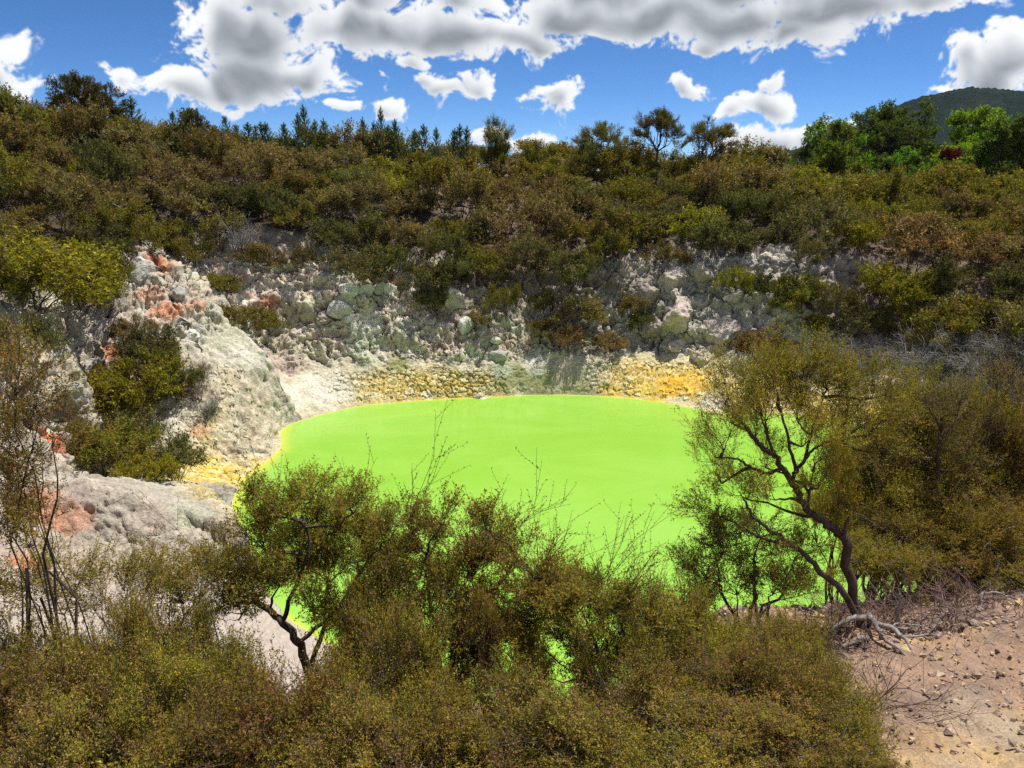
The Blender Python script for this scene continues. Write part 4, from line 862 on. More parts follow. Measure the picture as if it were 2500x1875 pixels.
PINES = [(-32.29, 74.0, 16.63, 4.1), (-31.25, 74.0, 16.49, 4.42), (-28.85, 76.0, 16.44, 3.97), (-27.5, 74.0, 16.12, 4.33), (-26.61, 75.0, 16.24, 4.29), (-24.48, 74.0, 15.69, 4.8), (-24.48, 76.0, 16.02, 4.28), (-23.31, 75.0, 15.53, 4.77), (-22.77, 75.0, 15.47, 4.5), (-21.48, 75.0, 15.32, 4.95), (-20.14, 75.0, 15.34, 5.4), (-18.79, 74.0, 15.15, 5.97), (-18.69, 76.0, 15.1, 4.98), (-17.4, 75.0, 14.91, 5.21), (-14.21, 76.0, 14.58, 5.79), (-13.55, 77.0, 14.84, 5.27), (-12.49, 75.0, 14.52, 6.65), (-11.82, 76.0, 14.59, 5.64), (-10.78, 76.0, 14.51, 5.5), (-9.36, 77.0, 14.74, 5.08), (-8.46, 77.0, 14.57, 5.06), (-7.13, 76.0, 14.24, 5.84), (-5.98, 77.0, 14.09, 5.5), (-5.12, 77.0, 14.06, 5.49), (-4.54, 76.0, 13.79, 6.0), (1.62, 79.0, 14.37, 4.84), (-33.13, 70.0, 16.6, 4.96), (-39.36, 68.0, 17.05, 3.61), (-33.16, 71.0, 16.63, 4.27), (-29.0, 74.0, 16.37, 4.15), (-29.9, 74.0, 16.4, 4.51), (-25.81, 75.0, 15.91, 4.25)]
TREES = [(-36.3, 70.0, 17.01, 7.04), (-38.13, 62.0, 16.22, 4.59), (-28.76, 72.0, 16.24, 4.2), (-1.36, 76.0, 13.57, 6.37), (2.8, 78.0, 14.01, 4.54), (8.94, 76.0, 13.32, 6.07), (14.11, 77.0, 13.58, 7.05), (18.28, 77.0, 13.44, 6.49), (27.52, 84.0, 13.41, 3.76), (29.95, 86.0, 13.23, 4.08), (36.73, 100.0, 12.4, 6.81), (45.17, 112.0, 11.35, 10.82), (55.12, 118.0, 11.24, 13.58), (50.19, 100.0, 11.69, 6.78), (78.88, 150.0, 9.56, 12.42), (78.48, 145.0, 10.01, 11.74), (55.75, 101.0, 11.67, 6.74), (72.88, 125.0, 10.53, 15.47), (58.87, 105.0, 11.15, 7.75), (63.0, 100.0, 11.2, 10.44), (66.53, 108.0, 11.18, 8.63), (42.14, 92.0, 11.99, 2.55), (46.94, 95.0, 11.69, 3.07), (-33.89, 68.0, 16.24, 2.78), (43.95, 106.0, 11.77, 8.99), (61.12, 122.0, 10.6, 11.61)]
MID = [(-19.9, 38.9, 2.72, 5.0, 3.6, 'lime'), (-21.31, 38.59, 2.35, 4.2, 3.0, 'olive'), (-19.47, 40.14, 3.42, 3.4, 2.6, 'olive'), (-20.25, 41.47, 4.62, 3.6, 2.4, 'grey'), (-18.23, 40.19, 3.13, 2.2, 1.8, 'grey'), (-18.29, 31.5, 1.75, 3.8, 2.8, 'olive'), (-16.41, 31.0, 1.85, 3.4, 2.6, 'olive'), (-14.66, 30.5, 2.11, 3.0, 2.4, 'grey'), (-14.62, 28.5, 2.88, 2.0, 1.8, 'lime'), (-18.96, 31.0, 3.02, 2.6, 2.0, 'olive'), (-18.34, 33.5, 2.23, 3.4, 2.6, 'grey'), (-23.99, 37.62, 8.47, 6.5, 3.6, 'lime'), (-24.06, 42.03, 7.63, 5.2, 3.3, 'lime'), (-24.35, 36.26, 9.29, 5.0, 3.4, 'lime'), (-25.87, 44.2, 9.13, 4.5, 3.0, 'lime'), (-23.42, 43.25, 7.17, 3.0, 2.4, 'olive'), (-24.15, 44.04, 8.41, 4.2, 2.8, 'olive'), (-21.28, 31.44, 7.68, 3.0, 2.4, 'grey'), (-22.03, 43.54, 5.88, 2.2, 1.5, 'brown'), (-22.75, 54.0, 8.47, 3.2, 2.4, 'olive'), (-20.7, 52.5, 6.83, 2.6, 1.8, 'olive'), (-17.93, 49.6, 5.12, 3.6, 1.9, 'olive'), (-17.18, 52.47, 4.13, 2.6, 1.6, 'olive'), (-18.71, 55.76, 8.56, 3.0, 1.9, 'olive'), (-16.64, 55.86, 8.37, 2.2, 1.5, 'brown'), (-15.65, 55.97, 8.37, 3.0, 2.2, 'grey'), (-20.32, 53.93, 7.04, 2.0, 1.2, 'brown'), (-24.37, 55.0, 9.59, 3.0, 2.6, 'olive'), (-13.27, 57.62, 9.25, 3.6, 2.8, 'grey'), (-11.46, 55.27, 7.6, 3.2, 2.8, 'grey'), (-9.17, 56.28, 7.31, 3.6, 2.8, 'grey'), (-6.43, 55.99, 6.41, 3.6, 3.0, 'grey'), (-5.85, 54.92, 5.34, 2.6, 2.2, 'grey'), (-3.9, 56.02, 6.7, 3.2, 2.6, 'grey'), (-2.26, 57.68, 7.46, 3.4, 2.6, 'olive'), (0.83, 57.15, 7.1, 3.6, 3.0, 'grey'), (-0.75, 54.67, 5.06, 2.8, 2.2, 'olive'), (2.27, 55.62, 5.19, 2.4, 1.8, 'grey'), (4.34, 56.2, 6.82, 4.0, 3.0, 'grey'), (5.01, 54.3, 4.02, 3.8, 2.6, 'brown'), (4.13, 53.26, 2.99, 2.8, 1.7, 'rust'), (6.96, 53.57, 2.5, 2.6, 1.6, 'rust'), (8.73, 55.63, 4.91, 2.4, 1.7, 'brown'), (9.62, 55.46, 3.71, 2.0, 1.6, 'grey'), (17.04, 50.79, 2.46, 3.4, 2.4, 'rust'), (18.4, 53.43, 6.35, 3.0, 2.4, 'grey'), (20.15, 52.3, 5.84, 3.6, 2.8, 'olive'), (22.41, 52.22, 5.37, 3.6, 2.8, 'grey'), (25.78, 52.84, 6.2, 3.8, 2.8, 'lime'), (28.02, 51.75, 6.04, 3.6, 2.6, 'lime'), (23.94, 51.89, 4.3, 3.2, 2.2, 'grey'), (26.69, 51.68, 4.22, 3.0, 2.2, 'olive'), (32.15, 50.07, 7.34, 4.0, 2.8, 'grey'), (32.12, 47.34, 6.5, 3.4, 2.6, 'grey'), (16.15, 54.84, 6.61, 2.4, 2.0, 'lime'), (21.06, 51.82, 4.31, 2.2, 1.7, 'olive'), (-4.87, 57.33, 8.07, 3.6, 3.0, 'grey'), (1.46, 58.2, 8.2, 3.6, 3.0, 'grey'), (7.42, 58.26, 8.52, 3.4, 2.6, 'olive'), (30.01, 52.14, 7.29, 3.6, 2.6, 'grey'), (-2.49, 54.16, 4.59, 2.0, 1.4, 'brown'), (2.18, 53.99, 3.68, 2.2, 1.4, 'brown'), (-20.22, 29.24, 7.41, 3.0, 2.6, 'brown')]
DEADB = [(-20.11, 56.1, 9.13, 3.4, 2.6, 'white'), (23.0, 48.91, 1.9, 3.6, 2.2, 'grey'), (24.85, 49.77, 2.39, 2.6, 1.8, 'grey'), (25.3, 46.26, 1.84, 3.4, 3.2, 'white'), (27.37, 46.62, 2.4, 3.6, 2.6, 'white'), (28.05, 44.22, 2.45, 3.6, 2.4, 'grey'), (29.41, 43.0, 3.15, 3.8, 2.6, 'grey'), (30.46, 44.2, 4.24, 3.2, 2.4, 'white'), (28.4, 46.62, 3.36, 3.0, 2.2, 'grey'), (27.86, 41.64, 1.52, 3.0, 2.2, 'white'), (25.66, 43.29, 1.19, 2.8, 2.0, 'grey'), (-17.38, 40.22, 2.88, 1.6, 1.2, 'dark'), (-17.71, 41.86, 3.8, 1.6, 1.0, 'dark'), (-27.16, 50.41, 11.62, 2.0, 1.6, 'dark'), (-16.55, 39.4, 2.24, 1.8, 1.1, 'grey')]
ROCKS = [(11.98, 57.18, 7.55, 3.4, 2.6, 'grey'), (14.11, 57.01, 8.18, 2.4, 1.8, 'grey'), (10.05, 56.54, 7.02, 2.6, 2.0, 'grey'), (12.12, 54.98, 5.42, 3.8, 3.0, 'grey'), (15.01, 54.08, 4.87, 3.6, 3.0, 'grey'), (12.06, 53.95, 3.51, 2.8, 2.2, 'grey'), (13.34, 52.6, 2.55, 2.4, 1.6, 'grey'), (16.15, 54.84, 6.61, 1.8, 1.3, 'grey'), (10.43, 55.39, 4.41, 2.2, 1.8, 'grey'), (12.14, 56.07, 6.41, 1.6, 1.2, 'grey'), (14.78, 52.97, 3.17, 2.0, 1.4, 'grey'), (18.92, 50.51, 2.35, 1.2, 0.9, 'pale'), (18.72, 50.27, 2.24, 1.0, 0.7, 'pale'), (20.01, 50.58, 2.69, 1.2, 0.8, 'pale'), (20.51, 50.95, 3.04, 1.0, 0.8, 'pale'), (21.13, 50.38, 2.38, 0.8, 0.7, 'pale'), (21.51, 49.67, 2.04, 0.7, 0.6, 'pale'), (20.49, 49.29, 1.8, 1.1, 0.5, 'pale'), (19.74, 48.38, 1.2, 1.2, 0.9, 'pale'), (21.84, 50.3, 2.4, 0.7, 0.5, 'pale'), (19.69, 51.45, 3.0, 0.8, 0.6, 'pale'), (19.87, 50.18, 2.25, 0.6, 0.5, 'pale'), (19.24, 51.8, 3.89, 0.9, 0.7, 'grey'), (28.38, 46.12, 3.51, 0.8, 0.6, 'pale'), (27.78, 48.06, 3.37, 0.9, 0.6, 'pale'), (30.06, 49.34, 6.17, 1.6, 2.4, 'pale'), (28.82, 50.21, 6.28, 1.2, 1.4, 'pale'), (-0.81, 52.63, 2.73, 1.7, 1.2, 'pale'), (-1.22, 53.02, 3.53, 0.9, 0.5, 'pale'), (-3.4, 53.94, 4.47, 1.5, 1.6, 'pale'), (-1.97, 53.74, 4.09, 1.3, 1.3, 'grey'), (-3.22, 52.78, 3.33, 1.1, 1.0, 'grey'), (-4.48, 55.64, 6.53, 2.6, 2.4, 'grey'), (-4.87, 57.33, 8.07, 2.0, 2.6, 'pale'), (-5.7, 56.91, 7.89, 1.0, 1.2, 'pale'), (-2.55, 50.28, 0.14, 1.6, 0.9, 'grey'), (-2.05, 50.08, -0.14, 1.2, 0.6, 'pale'), (-3.74, 49.73, -0.22, 1.2, 0.5, 'grey'), (2.71, 50.56, -0.31, 1.0, 0.5, 'pale'), (2.19, 50.55, -0.31, 1.2, 0.6, 'grey'), (-1.4, 50.35, -0.07, 0.8, 0.5, 'pale'), (-11.66, 54.65, 7.22, 1.9, 1.5, 'pale'), (-10.73, 54.8, 7.03, 1.6, 1.3, 'pale'), (-9.82, 55.41, 7.09, 1.2, 1.2, 'pale'), (-8.96, 56.12, 6.95, 1.4, 1.6, 'pale'), (-12.41, 53.63, 5.76, 2.0, 1.4, 'pale'), (-13.31, 53.5, 5.17, 1.4, 1.0, 'grey'), (-16.49, 53.39, 5.08, 1.2, 0.8, 'pale'), (-17.96, 52.69, 5.23, 1.4, 0.8, 'pale'), (-19.16, 44.64, 5.75, 1.4, 0.8, 'pale'), (-19.16, 45.86, 5.87, 1.0, 0.6, 'pale'), (-20.92, 47.46, 7.99, 1.6, 1.2, 'pale'), (-23.53, 47.97, 9.25, 2.0, 2.0, 'pale'), (-18.98, 32.48, 2.48, 1.4, 1.6, 'pale'), (-19.41, 32.02, 3.93, 1.6, 1.8, 'grey'), (-19.74, 32.47, 5.58, 1.6, 1.6, 'pale'), (-22.85, 39.8, 5.2, 1.4, 1.0, 'pale'), (-22.09, 41.45, 4.83, 0.5, 0.3, 'pale'), (-20.98, 40.46, 4.22, 0.4, 0.3, 'pale'), (-15.91, 39.21, 1.74, 0.5, 0.3, 'pale'), (5.77, 8.5, 9.4, 0.16, 0.12, 'clod'), (5.95, 8.6, 9.39, 0.18, 0.13, 'clod'), (5.36, 8.32, 9.38, 0.12, 0.09, 'clod'), (5.64, 7.81, 9.63, 0.12, 0.08, 'clod'), (5.24, 7.72, 9.56, 0.1, 0.07, 'clod'), (4.71, 8.1, 9.46, 0.09, 0.07, 'clod'), (6.33, 8.54, 9.47, 0.14, 0.1, 'clod'), (5.58, 8.98, 9.23, 0.1, 0.08, 'clod'), (4.27, 6.08, 10.01, 0.11, 0.05, 'clod'), (4.39, 5.46, 10.18, 0.08, 0.05, 'clod'), (4.0, 6.6, 9.9, 0.08, 0.06, 'clod'), (4.7, 6.6, 9.91, 0.1, 0.07, 'clod'), (4.97, 6.47, 9.89, 0.12, 0.07, 'clod'), (4.38, 6.57, 9.91, 0.09, 0.06, 'clod'), (4.73, 7.39, 9.73, 0.08, 0.06, 'clod'), (6.23, 8.97, 9.38, 0.12, 0.09, 'clod'), (4.43, 7.57, 9.58, 0.07, 0.05, 'clod'), (5.26, 7.04, 9.79, 0.1, 0.08, 'clod'), (5.02, 8.14, 9.41, 0.08, 0.06, 'clod'), (4.85, 7.2, 9.71, 0.09, 0.07, 'clod'), (6.26, 8.19, 9.47, 0.14, 0.1, 'clod'), (6.89, 9.89, 9.05, 0.1, 0.08, 'clod'), (3.9, 6.11, 10.02, 0.07, 0.05, 'clod'), (3.96, 5.79, 10.12, 0.06, 0.04, 'clod'), (5.89, 9.27, 9.15, 0.1, 0.08, 'clod'), (3.95, 6.98, 9.83, 0.07, 0.05, 'clod')]
BARE = [(-26.47, 51.24, 11.6, 1), (31.47, 60.95, 10.44, -1), (3.71, 84.24, 15.28, 1)]
RND = np.random.RandomState(11)
NEARP = [((0.34, 0.255, 0.048), 4), ((0.27, 0.245, 0.040), 3), ((0.37, 0.24, 0.062), 2), ((0.18, 0.185, 0.032), 2)]
FGP = NEARP
# sprig templates
T_NEAR = [sprig(100 + i, 0.20, 5, 8, 0.025, 0.013, 0.8, 0.3) for i in range(6)]
T_LOOSE = [sprig(130 + i, 0.30, 5, 8, 0.027, 0.0125, 0.6, 0.35, lo=0.25) for i in range(6)]
T_WHIP = [sprig(160 + i, (0.42, 0.55, 0.65, 0.5, 0.75, 0.6)[i], 6, 7, 0.024, 0.013, 0.6, 0.35, lo=0.15) for i in range(6)]
T_FAR = [sprig(200 + i, 0.55, 4, 6, 0.14, 0.066, 0.75, 0.3) for i in range(6)]
T_BROAD = [sprig(230 + i, 0.9, 4, 6, 0.30, 0.19, 0.9, 0.3) for i in range(5)]
T_SMALLB = [sprig(240 + i, 0.5, 4, 6, 0.15, 0.085, 0.9, 0.3) for i in range(5)]
T_KAN = [sprig(260 + i, 0.55, 5, 6, 0.12, 0.040, 0.55, 0.25) for i in range(5)]
def lean(temps):
    return [(l, [(p[0][0][[0, 2, 3]], 1.0, 0.35)] + [(q[0][[0, 2]], 0.55, 0.3) for q in p[1:]]) for l, p in temps]
T_NEAR, T_LOOSE, T_WHIP = lean(T_NEAR), lean(T_LOOSE), lean(T_WHIP)
def short(temps):
    """templates for far plants: main twig only"""
    return [(l, [(np.stack([p[0][0][0], p[0][0][-1]]), 1.0, 0.4)]) for l, p in [(t[0], t[1]) for t in temps]]
T_FAR, T_BROAD, T_SMALLB, T_KAN = short(T_FAR), short(T_BROAD), short(T_SMALLB), short(T_KAN)

# ---------------------------------------------------------------- far bushes: a few forms, copied
def bush_form(seed, palette, tall=1.0, loose=1.0, n=13, up=0.6):
    cl = crown(seed, n, 1.45, 0.55 * tall, 2.05 * tall, 0.62)
    return grow('bush%d' % seed, seed, cl, 22 * loose, T_FAR, 1.0, palette, trunk_r=0.05, limbs=5, up=up, flat=0.8, spike=0.6, bough_n=9, twig_r=0.006, stems=2, leaf_jit=0.36)
FORMS = {'brown': [bush_form(1, BROWN), bush_form(2, BROWN, 0.85, 0.8), bush_form(3, BROWN + OLIVE[:1], 1.15, 0.8, 11, 1.3)],
         'olive': [bush_form(4, OLIVE), bush_form(5, OLIVE + BROWN[:2], 0.9), bush_form(6, OLIVE, 1.2, 0.85, 11, 1.4)],
         'grey': [bush_form(7, GREYG), bush_form(8, GREYG + OLIVE[2:3], 1.1), bush_form(9, GREYG + BROWN[:1], 0.75, 0.9, 11, 0.3)],
         'lime': [bush_form(10, LIME, 0.9, 1.15), bush_form(12, LIME + OLIVE[:1])],
         'rust': [bush_form(13, RUST, 0.9, 0.8)]}
LOOK = {'brown': 'brown', 'olive': 'olive', 'grey': 'grey-green', 'lime': 'yellow-green', 'rust': 'rusty brown'}
BUSHES = []          # (object, kind, x, y, z)
def bush(x, y, z, w, h, kind, seed):
    rs = np.random.RandomState(seed); f = FORMS[kind][rs.randint(len(FORMS[kind]))]
    o = plant('scrub_bush', f, None, 'bush', (x, y, z - 0.25), rs.uniform(0, 6.28), (w / 3.7 * rs.uniform(0.9, 1.1), w / 3.7 * rs.uniform(0.9, 1.1), h / 2.6))
    BUSHES.append((o, kind, x, y, z)); return o
for i, (x, y, z, w, h, k) in enumerate(MID): bush(x, y, z, w, h, k, 900 + i)
def hillside():
    P = T['P']; S = T['S']; rs = np.random.RandomState(21)
    th = math.radians(15.6); c, s = math.cos(th), math.sin(th)
    X, Y, Z = P[..., 0], P[..., 1], P[..., 2] + 1.5
    dep = Y * c - (Z - 15) * s
    inside = (np.abs(X) < dep * 0.675 + 2.0) & (dep > 30)
    bear = np.degrees(np.arctan2(X - CX, Y - CY))
    lowS = np.interp(bear, [-130, -100, -62, -50, -30, -12, 5, 12, 18, 36, 42, 60, 100], [5.1, 5.1, 5.15, 5.05, 4.85, 4.6, 4.6, 4.75, 5.05, 5.05, 4.6, 4.35, 4.4])
    ok = inside & (S > lowS) & (S < 7.22) & (np.abs(bear) < 125)
    idx = np.argwhere(ok)
    area = np.linalg.norm(np.cross(np.gradient(P, axis=0), np.gradient(P, axis=1)), axis=-1)[ok]
    idx = idx[rs.choice(len(idx), 9000, replace=False, p=area / area.sum())]
    pts = [np.array(b[2:5]) for b in BUSHES]; out = []
    for (i, j) in idx:
        p = P[i, j]; sp = 2.55 if p[1] < 62 else 2.9
        sp *= rs.uniform(0.85, 1.3)
        if all((p[0] - q[0]) ** 2 + (p[1] - q[1]) ** 2 > sp * sp for q in pts) and len(out) < 300:
            pts.append(p); out.append((p, sp))
    n1 = fbm(np.array([p for p, _ in out]) * 0.07, 2, 5); n2 = fbm(np.array([p for p, _ in out]) * 0.25, 2, 9)
    for k, (p, sp) in enumerate(out):
        x = p[0]; lowz = p[2] < 11.0
        if n2[k] > 0.30 and rs.rand() < 0.6: kind = 'lime'
        elif lowz and n1[k] + n2[k] > -0.15 and -14 < x < 24: kind = 'grey'
        elif x > 14: kind = 'olive' if rs.rand() < 0.55 else ('brown' if rs.rand() < 0.75 else 'rust')
        else: kind = 'brown' if rs.rand() < (0.55 - 0.6 * n1[k]) else ('olive' if rs.rand() < 0.7 else 'grey')
        w = sp * rs.uniform(1.3, 2.0); crest = p[1] > 66
        bush(x, p[1], p[2], w, w * (rs.uniform(0.45, 0.68) if crest else rs.uniform(0.5, 0.9)), kind, 2000 + k)
hillside()

# ---------------------------------------------------------------- dead, leafless bushes
def dead_form(seed, mat, n=70):
    rs = np.random.RandomState(seed); w = Wood()
    for i in range(9):
        a = rs.uniform(0, 6.28); e = np.array([math.cos(a) * rs.uniform(0.3, 1.1), math.sin(a) * rs.uniform(0.3, 1.1), rs.uniform(0.9, 1.8)])
        p = bez((0.1 * math.cos(a), 0.1 * math.sin(a), -0.2), e, rs, 0.12, 7); w.tube(p, 0.045, 0.016, 5)
        for j in range(n // 9):
            s = p[rs.randint(2, 7)]; d = unit(rs.normal(size=3) + np.array([0, 0, 0.35]) + 0.8 * unit(e))
            q = s + d * rs.uniform(0.35, 0.9); w.tube(bez(s, q, rs, 0.2, 5), 0.018, 0.008, 3)
            m = 7; t0 = s + (q - s) * rs.uniform(0.2, 1, (m, 1)); dd = unit(d + rs.normal(size=(m, 3)) * 0.75 + np.array([0, 0, -0.15]))
            t1 = t0 + dd * rs.uniform(0.15, 0.45, (m, 1)); w.ribbons(t0, t1, np.full(m, 0.008))
            t2 = t1 + unit(dd + rs.normal(size=(m, 3)) * 0.5 - np.array([0, 0, 0.3])) * rs.uniform(0.1, 0.3, (m, 1)); w.ribbons(t1, t2, np.full(m, 0.006))
    return w.mesh('dead%d' % seed, mat)
DEADF = {'white': dead_form(1, MAT_DEAD), 'grey': dead_form(2, MAT_DEAD, 110), 'dark': dead_form(3, MAT_DEAD_RED, 90)}
DEADS = []
for i, (x, y, z, w, h, k) in enumerate(DEADB):
    rs = np.random.RandomState(50 + i)
    o = plant('dead_bush', (DEADF[k],), None, 'dead bush', (x, y, z - 0.1), rs.uniform(0, 6.28), (w / 2.6, w / 2.6, h / 2.0), parts=('branches',))
    DEADS.append((o, k, x, y, z))

# ---------------------------------------------------------------- trees along the ridge and beyond
def pine_form(seed, H=4.0, R=1.1):
    rs = np.random.RandomState(seed); w = Wood(); w.tube(bez((0, 0, -0.3), (0, 0, H * 0.97), rs, 0.01, 6), 0.07, 0.012, 5)
    A, D, Lh = [], [], []
    z = 0.25
    while z < H * 0.96:
        f = 1 - z / H
        for a in np.arange(5) * 1.2566 + rs.rand() * 6.28:
            L = R * (0.07 + f * 1.0) * rs.uniform(0.6, 1.2); b = np.array([0, 0, z])
            up = 0.55 + 1.5 * (1 - f)
            e = b + unit(np.array([math.cos(a), math.sin(a), up])) * L
            w.tube(bez(b, e, rs, 0.06, 4, up=(0, 0, -0.08)), 0.022, 0.008, 3)
            for t in np.linspace(0.45, 1.0, max(2, int(L / 0.2))):
                A.append(b + (e - b) * t - np.array([0, 0, 0.25 * L * t * (1 - t)])); D.append(unit((e - b) * np.array([1, 1, 1.3]) + rs.normal(size=3) * 0.2 * L)); Lh.append(1.0)
        z += rs.uniform(0.26, 0.42) * (0.7 + 0.5 * f)
    for t in np.linspace(0.82, 1, 6): A.append(np.array([0, 0, H * t])); D.append(np.array([0, 0, 1.0])); Lh.append(1)
    A, D = np.array(A), np.array(D)
    temps = []
    for k in range(4):
        r2 = np.random.RandomState(seed * 7 + k); n = 22
        ax = np.linspace(0, 0.22, n)[:, None] * np.array([[0, 0, 1.0]]); d = unit(np.stack([r2.normal(size=n) * 0.55, r2.normal(size=n) * 0.55, np.full(n, 0.9)], -1))
        s = unit(np.cross(d, r2.normal(size=(n, 3)))); l = 0.15
        temps.append((np.stack([ax + s * 0.013, ax + d * l, ax - s * 0.013], 1), [(np.array([[0, 0, 0], [0, 0, 0.2]]), 1, 0.5)]))
    Lq, a, b, rr, ow = place(rs, A, D, temps, 1.0)
    w.ribbons(a, b, rr * 0.008)
    return w.mesh('pine%d_wood' % seed, MAT_BARK), foliage_mesh('pine%d_needles' % seed, Lq, tints(rs, ow, len(A), PINE, 0.2), MAT_LEAF)
PINEF = [pine_form(1, 4.0, 1.3), pine_form(2, 4.0, 0.9), pine_form(3, 4.0, 1.8), pine_form(4, 4.0, 1.5), pine_form(5, 4.0, 2.1)]
PINE_OBJ = []
for i, (x, y, z, h) in enumerate(PINES):
    rs = np.random.RandomState(70 + i); f = PINEF[rs.randint(5) if h < 4.6 else 0]; h = max(2.4, (h - 0.5) * (rs.uniform(0.55, 1.0) if h < 4.9 else 0.95))
    o = plant('pine_sapling', f, None, 'pine tree', (x, y, z), rs.uniform(0, 6.28), (rs.uniform(0.9, 1.7), rs.uniform(0.9, 1.7), h / 4.0 * rs.uniform(0.9, 1.08)), parts=('trunk', 'crown'))
    o.rotation_euler = (rs.normal() * 0.05, rs.normal() * 0.05, rs.uniform(0, 6.28)); PINE_OBJ.append((o, x, y, z, h))

def tree(name, i, label, seed, R, z0f, r, n, tips, temps, pal, shape='dome', tr=0.15, limbs=6, up=0.5, flat=0.75, mat=None, bark=None, twig=0.012, trunk_to=0.5, jit=0.22, scale=1.0, off=(0, 0), clumps=None):
    x, y, z, h = TREES[i]
    cl = crown(seed, n, R, h * z0f, h - r * 0.55, r, shape) if clumps is None else np.array(clumps, float)
    cl[:, 0] += off[0]; cl[:, 1] += off[1]
    m = grow('%s%d' % (name, seed), seed, cl, tips, temps, scale, pal, trunk_r=tr, limbs=limbs, up=up, flat=flat, bark=bark, leafmat=mat, twig_r=twig, trunk_to=trunk_to, leaf_jit=jit)
    return plant(name, m, label, 'tree', (x, y, z - 0.1), 0, 1, parts=('trunk', 'crown'))
# the round-headed tree on the left of the ridge
x, y, z, h = TREES[0]
def round_tree():
    rs = np.random.RandomState(5)
    cl = []
    for k in range(100):
        a = rs.uniform(0.04, 0.96) * math.pi; rad = rs.uniform(0.62, 1.0) if k < 72 else rs.uniform(0.35, 0.65)
        if k >= 72: a = rs.uniform(0.25, 0.75) * math.pi
        cl.append((-0.75 + 3.3 * math.cos(a) * rad, rs.uniform(-2.2, 2.2) * (0.4 + 0.6 * math.sin(a)) * (1.15 - rad * 0.5), min(1.7 + 4.1 * math.sin(a) ** 0.8 * rad, h - 0.3), rs.uniform(0.45, 0.7)))
    for (px, pz, r) in [(-4.3, 3.1, 0.5), (-4.8, 3.35, 0.4), (-3.9, 3.3, 0.5), (2.3, 2.6, 0.7), (2.5, 1.9, 0.7), (2.0, 1.4, 0.7), (-2.6, 1.2, 0.8), (-3.1, 0.9, 0.7), (-2.1, 0.8, 0.7), (-1.6, 1.4, 0.6)]:
        cl.append((px, rs.uniform(-0.6, 0.6), pz, r))
    stems = []
    for e in [(-4.3, 0.2, 3.0), (-3.0, 0.6, 4.0), (-2.2, -0.5, 4.6), (-1.3, 0.4, 5.0), (-0.5, -0.4, 5.2), (0.3, 0.5, 5.0), (1.0, -0.2, 4.3), (1.8, 0.3, 3.4), (2.3, 0, 2.2), (-2.4, 0.2, 1.1)]:
        b = np.array([0.35 + rs.normal() * 0.12, rs.normal() * 0.1, -0.3]); m1 = b + (np.array(e) - b) * 0.4 + np.array([0, 0, 0.35])
        stems.append(([b, m1, e], 0.085, 0.02))
    m = grow('round_tree', 5, cl, 15, T_SMALLB, 0.8, DARKG + GREYG[:2] + RUST[:1], trunk_r=0.09, limb_paths=stems, up=0.3, flat=0.75, twig_r=0.011)
    plant('spreading_tree', m, 'tall round-headed dark tree with many bare stems on the ridge', 'tree', (x, y, z - 0.2), 0, 1, parts=('trunk', 'crown'))
round_tree()
tree('broadleaf_tree', 1, 'olive small-leaved tree cut off by the left picture edge, below the round-headed tree', 11, 2.6, 0.02, 0.8, 30, 34, T_SMALLB, OLIVE + GREEN[:2], tr=0.12, trunk_to=0.2, off=(0.3, 0))
tree('leafy_shrub', 2, 'dark round leafy shrub standing up among the ridge pine saplings', 12, 1.2, 0.25, 0.6, 12, 34, T_SMALLB, DARKG + RUST[:1], tr=0.07)
tree('feathery_tree', 3, 'tall feathery olive shrub with upright shoots at the middle of the ridge', 13, 1.55, 0.05, 0.7, 26, 30, T_KAN, OLIVE + GREEN[:1], up=1.3, tr=0.07, flat=1.1)
tree('broom_bush', 4, 'yellow-green broom-like bush on the ridge beside the feathery olive shrub', 14, 1.4, 0.1, 0.6, 16, 30, T_KAN, LIME + OLIVE[:1], up=1.3, tr=0.05, flat=1.0)
tree('umbrella_tree', 5, 'wide umbrella-shaped olive tree on the ridge, lowest of the three flat-topped trees', 15, 3.0, 0.34, 0.75, 26, 32, T_KAN, OLIVE + GREEN[:1], shape='flat', up=0.5, tr=0.10, flat=0.55, limbs=6, trunk_to=0.35)
tree('flat_topped_tree', 6, 'flat-topped tree with a dense crown on two thin bare stems', 16, 1.95, 0.55, 0.7, 20, 36, T_KAN, GREYG + OLIVE[:2], shape='flat', up=0.6, tr=0.12, flat=0.6, limbs=5, trunk_to=0.75)
tree('gnarled_tree', 7, 'gnarled flat-topped tree with twisted pale stems beside the two-stemmed tree', 17, 2.7, 0.42, 0.7, 24, 30, T_KAN, OLIVE + BROWN[:2], shape='flat', up=0.35, tr=0.12, flat=0.5, limbs=7, trunk_to=0.4, off=(0.7, 0))
tree('thin_tree', 8, 'small thin see-through tree on the skyline, nearer the gnarled tree', 18, 1.7, 0.45, 0.6, 10, 16, T_KAN, GREYG, shape='flat', up=0.3, tr=0.06, flat=0.4)
tree('thin_tree', 9, 'small thin fan-shaped tree on the skyline, nearer the dark conifer', 19, 1.8, 0.35, 0.6, 10, 16, T_KAN, GREYG, up=0.8, tr=0.06, flat=0.5)
tree('conifer', 10, 'dark narrow conifer standing alone against the white cloud', 20, 1.1, 0.1, 0.6, 18, 30, T_SMALLB, DARKG, shape='cone', tr=0.12, flat=0.8)
big = dict(mat=MAT_LEAF_SOFT, twig=0.02)
tree('broadleaf_tree', 11, 'lighter green broadleaf tree leaning out from the tall dark one, over the scrub', 21, 5.2, 0.04, 1.8, 34, 32, T_BROAD, GREEN + BRIGHT[:1], tr=0.3, **big)
